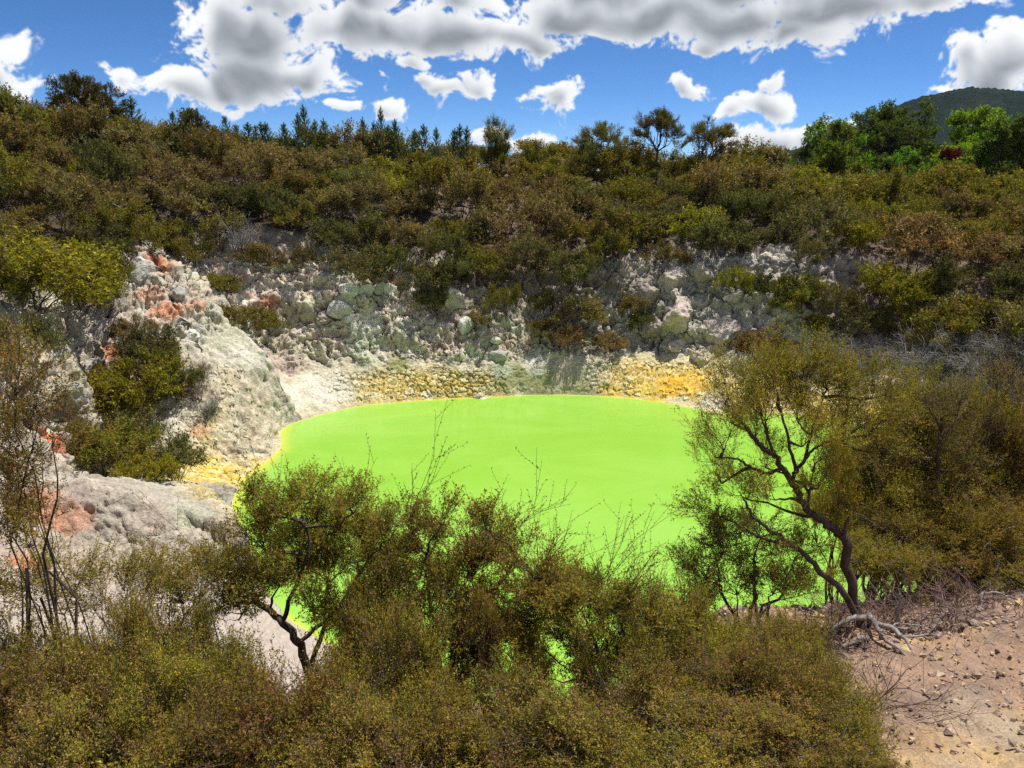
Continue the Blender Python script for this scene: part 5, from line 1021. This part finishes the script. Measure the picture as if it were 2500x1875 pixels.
tree('broadleaf_tree', 12, 'tallest dark green broadleaf tree, domed, in front of the mountain', 22, 8.4, 0.03, 2.2, 64, 30, T_BROAD, GREEN[2:] + DARKG[:2], tr=0.4, **big)
tree('broadleaf_tree', 13, 'young light green tree with loose upright crown in front of the domed tree', 23, 2.3, 0.15, 0.9, 18, 28, T_SMALLB, BRIGHT + GREEN[:1], tr=0.12, mat=MAT_LEAF_SOFT)
tree('conifer', 14, 'dark pointed conifer between the broadleaf trees, the taller of two', 24, 2.4, 0.06, 1.1, 26, 30, T_SMALLB, DARKG, shape='cone', tr=0.2)
tree('conifer', 15, 'dark pointed conifer with a slanting side beside the crimson bush', 25, 2.8, 0.04, 1.2, 26, 30, T_SMALLB, DARKG, shape='cone', tr=0.2)
tree('flowering_bush', 16, 'crimson flowering bush half hidden between conifer and bright green tree', 26, 1.1, 0.72, 0.6, 7, 30, T_SMALLB, CRIMSON, tr=0.15)
tree('broadleaf_tree', 17, 'bright yellow-green tree with a peaked crown in front of the mountain', 27, 5.4, 0.15, 1.8, 40, 32, T_BROAD, BRIGHT + GREEN[:1], tr=0.3, shape='dome', **big)
tree('broadleaf_tree', 18, 'low bright green rounded tree below the crimson bush', 28, 4.2, 0.12, 1.2, 34, 40, T_SMALLB, BRIGHT, tr=0.2, mat=MAT_LEAF_SOFT)
tree('broadleaf_tree', 19, 'dark glossy green tree cut off by the right picture edge', 29, 4.4, 0.05, 1.3, 40, 36, T_BROAD, GREEN + DARKG[:2], tr=0.25, **big)
tree('broadleaf_tree', 20, 'mid green tree between the peaked bright tree and the dark edge tree', 30, 3.4, 0.05, 1.3, 24, 34, T_BROAD, GREEN + BRIGHT[:1], tr=0.25, **big)
tree('broadleaf_tree', 24, 'pale green low tree at the outer foot of the leaning broadleaf tree', 31, 3.4, 0.05, 1.3, 22, 34, T_BROAD, GREEN + OLIVE[:1], tr=0.2, **big)
tree('broadleaf_tree', 25, 'darker green tree behind the young light green one', 32, 4.2, 0.05, 1.6, 28, 34, T_BROAD, DARKG + GREEN[:2], tr=0.25, **big)
tree('leafy_shrub', 23, 'yellow-green leafy shrub at the foot of the round-headed tree', 33, 1.6, 0.1, 0.6, 16, 30, T_SMALLB, LIME + GREEN[:1], tr=0.05)
def tree_fern(i, label, seed):
    x, y, z, h = TREES[i]; rs = np.random.RandomState(seed); w = Wood(); w.tube(bez((0, 0, -0.2), (0, 0, h * 0.7), rs, 0.02, 5), 0.14, 0.11, 6)
    Lq = []
    for k in range(26):
        a = k * 2.4; L = rs.uniform(1.5, 2.1); t = np.linspace(0, 1, 14)[:, None]; d = np.array([math.cos(a), math.sin(a), 0])
        el = rs.uniform(0.2, 0.7)
        p = np.array([0, 0, h * 0.7]) + d * L * t + np.array([0, 0, 1.0]) * (L * el * t - L * 0.75 * t ** 2)
        w.tube(p[::3], 0.02, 0.006, 3); s = np.cross(d, [0, 0, 1.0])
        for j in range(1, 14):
            for sg in (-1, 1):
                l = 0.42 * math.sin(math.pi * (0.12 + 0.85 * t[j, 0])) + 0.04; e = s * sg * l + d * 0.12 - np.array([0, 0, 0.08])
                Lq.append([p[j] + d * 0.06, p[j] + e, p[j] - d * 0.06])
    Lq = np.array(Lq); c = tints(rs, np.zeros(len(Lq), int), 1, GREEN + DARKG[:1], 0.15)
    plant('tree_fern', (w.mesh('fern%d' % seed, MAT_BARK), foliage_mesh('fern%df' % seed, Lq, c, MAT_LEAF_SOFT)), label, 'tree fern', (x, y, z), parts=('trunk', 'fronds'))
tree_fern(21, 'arching tree fern under the domed broadleaf tree', 61)
tree_fern(22, 'smaller tree fern beside the young light green tree', 62)

# ---------------------------------------------------------------- the camera's side: shrubs leaf by leaf
def near_shrub(name, key, label, seed, tips, temps, pal, tr=0.05, whips=0, stems=1, **kw):
    cl = np.array(NEAR[key]); lp = TRUNK.get(key)
    bx, by = cl[:, 0].mean(), cl[:, 1].mean() - 0.2
    base = np.array([bx, by, ground_z(bx, by)]) if lp is None else np.array(lp[0][0][0])
    if lp is not None:
        # the stem starts in the ground below its lowest drawn point
        g = np.array([base[0], base[1], ground_z(base[0], base[1]) - 0.15]); lp = [([tuple(g)] + list(lp[0][0]), lp[0][1], lp[0][2])] + list(lp[1:])
        lp = [([tuple(np.array(q) - g) for q in p], a, b) for p, a, b in lp]; base = g
    cl2 = cl.copy(); cl2[:, :3] -= base
    m = grow(name, seed, cl2, tips, temps, 1.0, pal, trunk_r=tr, limb_paths=lp, whips=whips, whip_temps=T_WHIP, stems=stems, limbs=6, **kw)
    return plant(name, m, label, 'shrub' if 'tree' not in name else 'tree', tuple(base), parts=('trunk' if lp is not None else 'stems', 'foliage'))

near_shrub('tea_tree_shrub', 'A', 'spiky shrub with a dark arching limb, before the pool, nearest the grey mound', 301, 92, T_NEAR, FGP, 0.05, whips=40, up=0.55, flat=0.75)
near_shrub('tea_tree_shrub', 'B', 'spiky olive-brown shrub rising against the middle of the green water', 302, 86, T_NEAR, FGP, 0.045, whips=44, up=0.55, flat=0.75)
near_shrub('tea_tree_shrub', 'C', 'thin-topped shrub with a slanting bough, between pool middle and dark-trunked tree', 303, 74, T_NEAR, FGP, 0.04, whips=36, up=0.5, flat=0.75)
near_shrub('tea_tree_shrub', 'G', 'low twiggy see-through shrub in front of the grey mound', 304, 46, T_LOOSE, NEARP, 0.035, whips=16, stems=2, up=0.7, flat=0.8)
near_shrub('tea_tree_shrub', 'H', 'sparse tall twiggy shrub at the left edge above the mound', 305, 30, T_LOOSE, NEARP + RUST[:1], 0.03, whips=12, stems=2, up=0.6, flat=0.8)
TREE_R = near_shrub('tea_tree', 'R', 'open-crowned tree with a crooked dark trunk beside the bare clay slope', 306, 62, T_LOOSE, NEARP + LIME[:2], 0.085, up=0.85, flat=1.0, spike=0.7, bark=MAT_BARK, thin=0.7)
near_shrub('tea_tree_shrub', 'S', 'dark bushy shrub under the crooked tree, at the water side', 307, 95, T_NEAR, NEARP + GREYG[:1], 0.045, stems=2, up=0.5, flat=0.8)
near_shrub('tea_tree', 'I', 'half-bare twiggy tree with a forked trunk behind the dark thicket', 308, 44, T_LOOSE, OLIVE + BROWN[:2], 0.055, up=0.5, flat=0.9, bark=MAT_BARK, twig_r=0.0028)
near_shrub('tea_tree_shrub', 'J', 'brownish twiggy shrub at the right edge above the thicket', 309, 70, T_LOOSE, BROWN + RUST[:1], 0.05, stems=2, up=0.6, flat=0.9, twig_r=0.0024)
# shrub forms copied along the foot of the picture and into the thicket beyond the clay slope
def fg_form(seed, pal, temps, tips=96, whips=20):
    cl = crown(seed, 10, 0.72, 0.95, 1.75, 0.33)
    m = grow('shrub%d' % seed, seed, cl, tips, temps, 1.0, pal, trunk_r=0.04, limbs=4, up=0.45, flat=0.8, whips=whips, whip_temps=T_WHIP, stems=2, spike=0.8, bough_n=17)
    rs = np.random.RandomState(seed); w = Wood()
    for k in range(16):                                     # bare dead twigs poking out of the foliage
        c = cl[rs.randint(len(cl))]; s = c[:3] + rs.normal(size=3) * 0.1; e = s + unit(rs.normal(size=3) * np.array([1, 1, 0.7]) + np.array([0, 0, 0.5])) * rs.uniform(0.35, 0.75)
        p = bez(s, e, rs, 0.14, 7); w.tube(p, 0.0035, 0.0015, 3)
        for j in range(3): q = p[rs.randint(2, 7)]; w.tube(bez(q, q + unit(e - s + rs.normal(size=3) * 0.5) * rs.uniform(0.08, 0.22), rs, 0.15, 4), 0.002, 0.001, 3)
    return m + (w.mesh('twigs%d' % seed, MAT_DEAD),)
FGF = [fg_form(401, NEARP + LIME[:1], T_NEAR), fg_form(402, NEARP, T_NEAR), fg_form(403, NEARP + RUST[:1], T_NEAR)]
FG_OBJ = []
for lst, grp in ((FG, 0), (FGR, 1)):
    for i, (x, y, zg, zc, r, k) in enumerate(lst):
        rs = np.random.RandomState(500 + i + 100 * grp); h = max(0.6, zc - zg) / 1.42
        s = r / 0.72 * 0.95
        o = plant('tea_tree_shrub', FGF[k], None, 'shrub', (x, y, zg - 0.1), rs.uniform(0, 6.28), (s * rs.uniform(0.92, 1.1), s * rs.uniform(0.92, 1.1), h), parts=('stems', 'foliage', 'dead_twigs'))
        FG_OBJ.append((o, grp, x, y, zc, k))

# ---------------------------------------------------------------- wooded mountain behind the trees
def mountain():
    xs = np.linspace(900, 2300, 260); ys = np.linspace(1500, 3000, 130)
    X, Y = np.meshgrid(xs, ys, indexing='ij'); Y0 = 2600.0
    ridge = np.interp(X / Y0, [0.20, 0.30, 0.40, 0.475, 0.50, 0.515, 0.56, 0.59, 0.61, 0.63, 0.66, 0.72, 0.85, 1.0], [0, 30, 100, 180, 222, 246, 268, 264, 248, 258, 256, 250, 210, 120]) + 12
    prof = np.where(Y < Y0, 1 - ((Y0 - Y) / 1100.0) ** 1.3, 1 - ((Y - Y0) / 900.0) ** 2); prof = np.clip(prof, 0, 1)
    p = np.stack([X, Y, np.zeros_like(X)], -1).reshape(-1, 3)
    spurs = fbm(p * np.array([0.004, 0.0016, 1]), 4, 301, ridged=True).reshape(X.shape)
    Z = ridge * prof * (1 + 0.16 * (spurs - 0.35) * (1 - prof) * 2.2) + (fbm(p * 0.012, 2, 311) * 9 + fbm(p * 0.09, 2, 313) * 7).reshape(X.shape) * (prof > 0.02)
    v = np.stack([X, Y, Z - 6], -1).reshape(-1, 3); n, m = X.shape
    a, b = np.meshgrid(np.arange(n - 1), np.arange(m - 1), indexing='ij')
    q = np.stack([a * m + b, (a + 1) * m + b, (a + 1) * m + b + 1, a * m + b + 1], -1).reshape(-1, 4)
    mt, t, out = new_mat('distant_forest')
    pos = t.nodes.new('ShaderNodeNewGeometry').outputs['Position']
    vo = N(t, 'ShaderNodeTexVoronoi', {'Vector': VM(t, 'ADD', pos, VM(t, 'MULTIPLY', noise(t, pos, 0.03, 3).outputs['Color'], (60, 60, 60))), 'Scale': 0.07})
    nn = noise(t, pos, 0.012, 5, 0.6).outputs['Fac']
    c = mixc(t, SMOOTH(t, nn, 0.35, 0.65), (0.012, 0.020, 0.018), (0.024, 0.033, 0.024))
    c = mixc(t, SMOOTH(t, N(t, 'ShaderNodeSeparateColor', {0: vo.outputs['Color']}).outputs[0], 0.2, 0.9, 0.0, 0.6), c, (0.012, 0.020, 0.016))
    pr = N(t, 'ShaderNodeBsdfDiffuse', {'Color': c})
    t.links.new(pr.outputs[0], out.inputs[0])
    tag(obj('mountain', mesh_np('mountain', v, quads=q, mats=[mt])), 'dark forested mountain beyond the broadleaf trees', kind='structure')
mountain()

# ---------------------------------------------------------------- rocks
def rock_mesh(seed, mat, cuts=5, rough=0.16, sub=3, flat=1.0):
    import bmesh
    rs = np.random.RandomState(seed); bm = bmesh.new(); bmesh.ops.create_icosphere(bm, subdivisions=sub, radius=1.0)
    v = np.array([x.co[:] for x in bm.verts]); f = np.array([[w.index for w in x.verts] for x in bm.faces]); bm.free()
    for _ in range(cuts):                                             # broken faces
        nrm = unit(rs.normal(size=3)); d = rs.uniform(0.45, 0.85); k = v @ nrm - d; v = v - np.where(k > 0, k, 0)[:, None] * nrm * 0.9
    v = v * (1 + rough * fbm(v * 1.6 + seed, 3, seed)[:, None] + rough * 0.45 * fbm(v * 5 + seed, 2, seed + 3)[:, None]) * np.array([1, rs.uniform(0.7, 1.0), flat * rs.uniform(0.7, 0.95)])
    return mesh_np('rock%d' % seed, v, tris=f, mats=[mat], smooth=False)
ROCKF = {'pale': [rock_mesh(i, MAT_ROCK, 8, 0.32, 3) for i in (1, 2, 3, 4)], 'grey': [rock_mesh(i, MAT_LICHEN, 10, 0.36, 4) for i in (11, 12, 13)], 'clod': [rock_mesh(i, MAT_CLOD, 5, 0.2, 2, 0.8) for i in (21, 22, 23, 24)]}
ROCK_OBJ = []
def rock(x, y, z, w, h, kind, i):
    rs = np.random.RandomState(3000 + i); f = ROCKF[kind][rs.randint(len(ROCKF[kind]))]
    name = {'pale': 'boulder', 'grey': 'rock_outcrop', 'clod': 'stone'}[kind]
    o = obj(name, f, None, (x, y, z - (0.32 if kind == 'grey' else 0.2) * h if kind != 'clod' else z)); o.scale = (w / 2, w / 2 * rs.uniform(0.75, 1.0), h / 1.6)
    o.rotation_euler = (rs.uniform(-0.2, 0.2), rs.uniform(-0.2, 0.2), rs.uniform(0, 6.28)); tag(o, None, {'pale': 'rock', 'grey': 'rock', 'clod': 'stone'}[kind])
    ROCK_OBJ.append((o, kind, x, y, z, w)); return o
for i, (x, y, z, w, h, k) in enumerate(ROCKS): rock(x, y, z, w, h, k, i)

# gravel over the clay slope: too small and too many to count
def gravel():
    rs = np.random.RandomState(77); base = np.array([[1, 0, 0], [-1, 0, 0], [0, 1, 0], [0, -1, 0], [0, 0, 1], [0, 0, -1.0]])
    tri = np.array([[4, 0, 2], [4, 2, 1], [4, 1, 3], [4, 3, 0], [5, 2, 0], [5, 1, 2], [5, 3, 1], [5, 0, 3]])
    P = T['P'].reshape(-1, 3); sel = np.nonzero((P[:, 0] > 0.5) & (P[:, 0] < 11) & (P[:, 1] > 2.5) & (P[:, 1] < 13) & (P[:, 2] > 6))[0]
    n = 20000; c = P[sel[rs.randint(0, len(sel), n)]] + np.concatenate([rs.normal(size=(n, 2)) * 0.05, np.zeros((n, 1))], 1)
    dens = fbm(c * 0.9, 3, 88); keep = (dens + 0.22 * (c[:, 1] - 6.2) > -0.35 + rs.rand(n) * 0.35) | (rs.rand(n) < 0.12); c = c[keep]; n = len(c)
    s = np.exp(rs.normal(size=n) * 0.65) * 0.017
    v = base[None] * rs.uniform(0.55, 1.25, (n, 6, 1)); v = np.einsum('nij,nvj->nvi', frames(unit(rs.normal(size=(n, 3))), rs.rand(n)), v) * s[:, None, None] * np.array([1, 1, 0.75]) + c[:, None] + np.array([0, 0, 0.003])
    me = mesh_np('gravel', v.reshape(-1, 3), tris=(tri[None] + 6 * np.arange(n)[:, None, None]).reshape(-1, 3), mats=[MAT_GRAVEL], smooth=False)
    pal = np.array([(0.36, 0.25, 0.19), (0.27, 0.19, 0.15), (0.44, 0.33, 0.24), (0.20, 0.15, 0.13), (0.46, 0.34, 0.18)])
    point_color(me, 'mineral', np.repeat(pal[rs.randint(0, 5, n)] * rs.uniform(0.7, 1.25, (n, 1)), 6, 0))
    tag(obj('gravel', me), 'loose brown and pink gravel strewn over the clay slope', 'gravel', kind='stuff')
MAT_GRAVEL = earth_material('gravel_stone', fine=8.0, bump=0.3)
gravel()

# ---------------------------------------------------------------- dead wood on the clay slope
def stick(name, pts, r0, r1, label, cat, mat=None, twigs=0, seed=0):
    rs = np.random.RandomState(seed); p = np.array(pts, float)
    p[:, 2] += np.array([ground_z(q[0], q[1]) for q in p]); k = 4 * len(p); t = np.linspace(0, len(p) - 1, k)
    q = np.stack([np.interp(t, np.arange(len(p)), p[:, j]) for j in range(3)], -1); q[1:-1] = 0.25 * q[:-2] + 0.5 * q[1:-1] + 0.25 * q[2:]
    q[1:-1] += rs.normal(size=q[1:-1].shape) * r0 * 0.3
    w = Wood(); w.tube(q, r0, r1, 7)
    for i in range(twigs):
        s = q[rs.randint(1, k)]; e = s + unit(rs.normal(size=3) + np.array([0, 0, 0.4])) * rs.uniform(0.12, 0.4); w.tube(bez(s, e, rs, 0.2, 5), r1 * 0.7, r1 * 0.3, 4)
    o0 = q[0].copy(); w.v = [v - o0 for v in w.v]
    return tag(obj(name, w.mesh(name, mat or MAT_DEAD), None, tuple(o0)), label, cat)
def brushwood(x, y, rad, n, label, seed, mat, h=0.5):
    rs = np.random.RandomState(seed); w = Wood()
    for i in range(n):
        a = rs.uniform(0, 6.28); r = rad * math.sqrt(rs.rand()); px, py = r * math.cos(a), r * math.sin(a) * 0.6
        s = np.array([px, py, ground_z(x + px, y + py) - ground_z(x, y) + 0.02]); d = unit(np.array([rs.normal(), rs.normal() * 0.8, abs(rs.normal()) * 0.35 * h / 0.5 + 0.1])); L = rs.uniform(0.3, 1.0)
        p = bez(s, s + d * L, rs, 0.16, 6); w.tube(p, 0.007, 0.0025, 3)
        m = 5; t0 = p[rs.randint(1, 6, m)]; dd = unit(d + rs.normal(size=(m, 3)) * 0.8); t1 = t0 + dd * rs.uniform(0.08, 0.3, (m, 1)); w.ribbons(t0, t1, np.full(m, 0.003))
        t2 = t1 + unit(dd + rs.normal(size=(m, 3)) * 0.6) * rs.uniform(0.05, 0.2, (m, 1)); w.ribbons(t1, t2, np.full(m, 0.002))
    return tag(obj('brushwood', w.mesh('brushwood', mat), None, (x, y, ground_z(x, y))), label, 'brushwood')
brushwood(5.2, 9.1, 1.0, 130, 'reddish tangle of dead twigs behind the crooked trunk, largest of the brushwood heaps', 1, MAT_DEAD_RED, 0.6)
brushwood(6.4, 9.9, 0.9, 90, 'low dead reddish twigs along the top of the clay slope', 2, MAT_DEAD_RED, 0.45)
brushwood(3.85, 8.2, 0.6, 60, 'dark dead twigs on the pool side of the crooked trunk', 3, MAT_DEAD_RED, 0.5)
brushwood(3.3, 6.3, 0.45, 50, 'small heap of pinkish dead twigs at the foot of the olive shrubs', 4, MAT_DEAD_RED, 0.3)
brushwood(7.6, 10.9, 0.9, 80, 'dark red dead twigs at the right edge under the thicket', 5, MAT_DEAD_RED, 0.7)
stick('fallen_branch', [(4.55, 8.2, 0.04), (5.0, 8.35, 0.05), (5.5, 8.4, 0.04)], 0.022, 0.012, 'straight grey branch lying from the crooked trunk over the clay', 'branch', seed=1)
stick('fallen_branch', [(5.3, 8.5, 0.03), (5.8, 9.0, 0.05), (6.2, 9.4, 0.03)], 0.018, 0.008, 'thin grey branch lying aslant up the clay slope', 'branch', twigs=2, seed=2)
stick('fallen_branch', [(6.35, 9.1, 0.02), (6.4, 9.2, 0.22), (6.75, 9.35, 0.25), (7.1, 9.5, 0.10)], 0.022, 0.012, 'bent pale branch standing up from the clay like a hoop', 'branch', seed=3)
stick('fallen_branch', [(7.0, 10.1, 0.05), (7.1, 10.2, 0.2), (7.3, 10.35, 0.22)], 0.018, 0.008, 'short crooked pale branch high on the clay slope', 'branch', twigs=2, seed=4)
stick('dead_stump', [(5.05, 8.75, -0.05), (5.05, 8.75, 0.25), (5.08, 8.77, 0.48)], 0.035, 0.022, 'thin pale broken stump upright in the reddish twigs', 'stump', seed=5)
stick('fallen_branch', [(4.8, 8.55, 0.05), (5.0, 8.6, 0.17), (5.3, 8.6, 0.12)], 0.016, 0.008, 'curved grey branch arching beside the pale stump', 'branch', seed=6)
# bare roots of the crooked tree
def roots():
    b = np.array(TREE_R.location)
    for k, pts in enumerate([[(0.0, 0.0, 0.35), (-0.1, -0.3, 0.18), (-0.05, -0.6, 0.06), (0.05, -0.9, -0.02)], [(0.0, 0, 0.3), (-0.3, -0.2, 0.2), (-0.65, -0.3, 0.10), (-0.95, -0.45, -0.02)],
                             [(0, 0, 0.25), (0.2, -0.25, 0.12), (0.25, -0.5, 0.05), (0.2, -0.75, -0.03)], [(0, 0, 0.2), (0.35, 0.0, 0.1), (0.7, 0.05, 0.02), (1.0, 0.1, -0.04)], [(-0.1, -0.3, 0.2), (-0.35, -0.55, 0.14), (-0.6, -0.6, 0.0)]]):
        rs = np.random.RandomState(k + 40); w = Wood(); p = np.array(pts)
        for i in range(1, len(p)): p[i, 2] += ground_z(b[0] + p[i, 0], b[1] + p[i, 1]) - b[2]
        t = np.linspace(0, len(p) - 1, 12); q = np.stack([np.interp(t, np.arange(len(p)), p[:, j]) for j in range(3)], -1); q[1:-1] += rs.normal(size=(10, 3)) * 0.012
        w.tube(q, 0.042, 0.014, 7); tag(obj('root', w.mesh('root', MAT_DEAD), TREE_R.children[0]), 'pale bare root spread over the clay')
roots()

for i, (x, y, z, dx) in enumerate(BARE):
    stick('bare_branch', [(x, y, 1.2), (x + 0.3 * dx, y - 0.2, 1.9), (x + 0.9 * dx, y - 0.3, 2.1), (x + 1.3 * dx, y - 0.4, 2.6)], 0.05, 0.02,
          ['bleached crooked branch poking from the scrub above the pale spur', 'bleached forked branch poking from the scrub high beyond the rockfall', 'short bleached branch in the scrub under the umbrella tree'][i], 'branch', twigs=3, seed=80 + i)

# ---------------------------------------------------------------- labels that single each one out
def nth(i):
    w = ['first', 'second', 'third', 'fourth', 'fifth', 'sixth', 'seventh', 'eighth', 'ninth', 'tenth', 'eleventh', 'twelfth']
    return w[i] if i < 12 else '%d%s' % (i + 1, 'th' if 10 < (i + 1) % 100 < 14 else {1: 'st', 2: 'nd', 3: 'rd'}.get((i + 1) % 10, 'th'))
def across(x, y, z): return x / (y * 0.963 + (15 - z) * 0.269)
def tier(x, y, z):
    if y < 44 and x < -8: return 'left of the pool'
    g = ground_z(x, y)
    if y > 74: return 'on the crest of the slope'
    if z > 14.5: return 'just below the crest'
    if z > 12.2: return 'on the upper slope'
    if z > 10.2: return 'midway up'
    if z > 8.4: return 'on the lower slope'
    return 'on the cliff'
def number(items, keyf, textf, group):
    byk = {}
    for it in items: byk.setdefault(keyf(it), []).append(it)
    for k, lst in byk.items():
        lst.sort(key=lambda it: across(*it[-3:]))
        for i, it in enumerate(lst):
            it[0]['label'] = textf(k, i, len(lst)); it[0]['group'] = group
def order(i, n):
    if n == 1: return 'the only one there'
    if i == 0: return 'farthest left there'
    if i == n - 1: return 'farthest right there'
    return nth(i) + ' from the left there'
number([(o, k, x, y, z) for o, k, x, y, z in BUSHES], lambda b: (LOOK[b[1]], tier(*b[-3:])),
       lambda k, i, n: '%s scrub bush %s, %s of its colour' % (k[0], k[1], order(i, n).replace(' there', '').replace('the only one', 'alone')), 'scrub bushes on the crater slopes')
number([(o, k, x, y, z) for o, k, x, y, z in DEADS], lambda b: ({'white': 'bleached white', 'grey': 'grey', 'dark': 'reddish dark'}[b[1]], 'right' if b[2] > 5 else 'left'),
       lambda k, i, n: '%s dead bush %s, %s of its colour' % (k[0], 'beyond the crooked tree' if k[1] == 'right' else 'by the pale spur', order(i, n).replace(' there', '').replace('the only one', 'alone')), 'dead leafless bushes')
def rowof(y): return 'front row' if y < 4.25 else 'second row' if y < 4.95 else 'third row'
number([(o, g, x, y, z) for o, g, x, y, z, k in FG_OBJ if g == 0], lambda b: rowof(b[3]),
       lambda k, i, n: 'golden olive small-leaved shrub in the %s before the lookout, %s' % (k, order(i, n).replace(' there', '').replace('the only one', 'alone')), 'small-leaved shrubs at the foot of the view')
number([(o, g, x, y, z) for o, g, x, y, z, k in FG_OBJ if g == 1], lambda b: 'front' if b[3] < 11.2 else 'back',
       lambda k, i, n: 'olive shrub in the %s of the thicket above the clay slope, %s' % (k, order(i, n).replace(' there', '').replace('the only one', 'alone')), 'thicket beyond the clay slope')
number([(o, 0, x, y, z) for o, x, y, z, h in PINE_OBJ], lambda b: 'pine',
       lambda k, i, n: 'young dark green pine on the skyline ridge, %s of the pines' % order(i, n).replace(' there', '').replace('the only one', 'alone'), 'pine saplings along the ridge')
def rockplace(k, x, y, z):
    if k == 'grey' and x > 8: return 'grey weathered rock mass in the outcrop above the orange shore'
    if k == 'clod': return 'small brown stone on the clay slope by the crooked tree'
    if x > 14: return 'pale block in the rockfall beyond the crooked tree'
    if x < -14: return '%s rock on the pale spur and bank left of the pool' % ('pale' if k == 'pale' else 'grey')
    if z < 1.6: return '%s rock at the water edge of the far shore' % ('pale' if k == 'pale' else 'grey')
    return '%s rock jutting from the far cliff' % ('pale' if k == 'pale' else 'grey')
number([(o, k, x, y, z) for o, k, x, y, z, w in ROCK_OBJ], lambda b: rockplace(b[1], *b[2:]),
       lambda k, i, n: '%s, %s' % (k, order(i, n).replace(' there', '').replace('the only one', 'alone')), 'loose rocks and outcrops')

# ---------------------------------------------------------------- air between here and the mountain
def haze():
    x, y0, y1, z0, z1 = 6200.0, -6200.0, 6200.0, -17.0, 330.0
    v = [(a, b, c) for a in (-x, x) for b in (y0, y1) for c in (z0, z1)]
    q = [(0, 1, 3, 2), (4, 6, 7, 5), (0, 4, 5, 1), (2, 3, 7, 6), (0, 2, 6, 4), (1, 5, 7, 3)]
    m, t, out = new_mat('air')
    pv = N(t, 'ShaderNodeVolumePrincipled', {'Color': (0.62, 0.78, 1.0, 1), 'Density': 0.000012, 'Anisotropy': 0.2})
    t.links.new(pv.outputs[0], out.inputs['Volume'])
    tag(obj('haze', mesh_np('haze', v, quads=q, mats=[m], smooth=False)), 'thin bluish air between the crater and the mountain', kind='stuff')
haze()
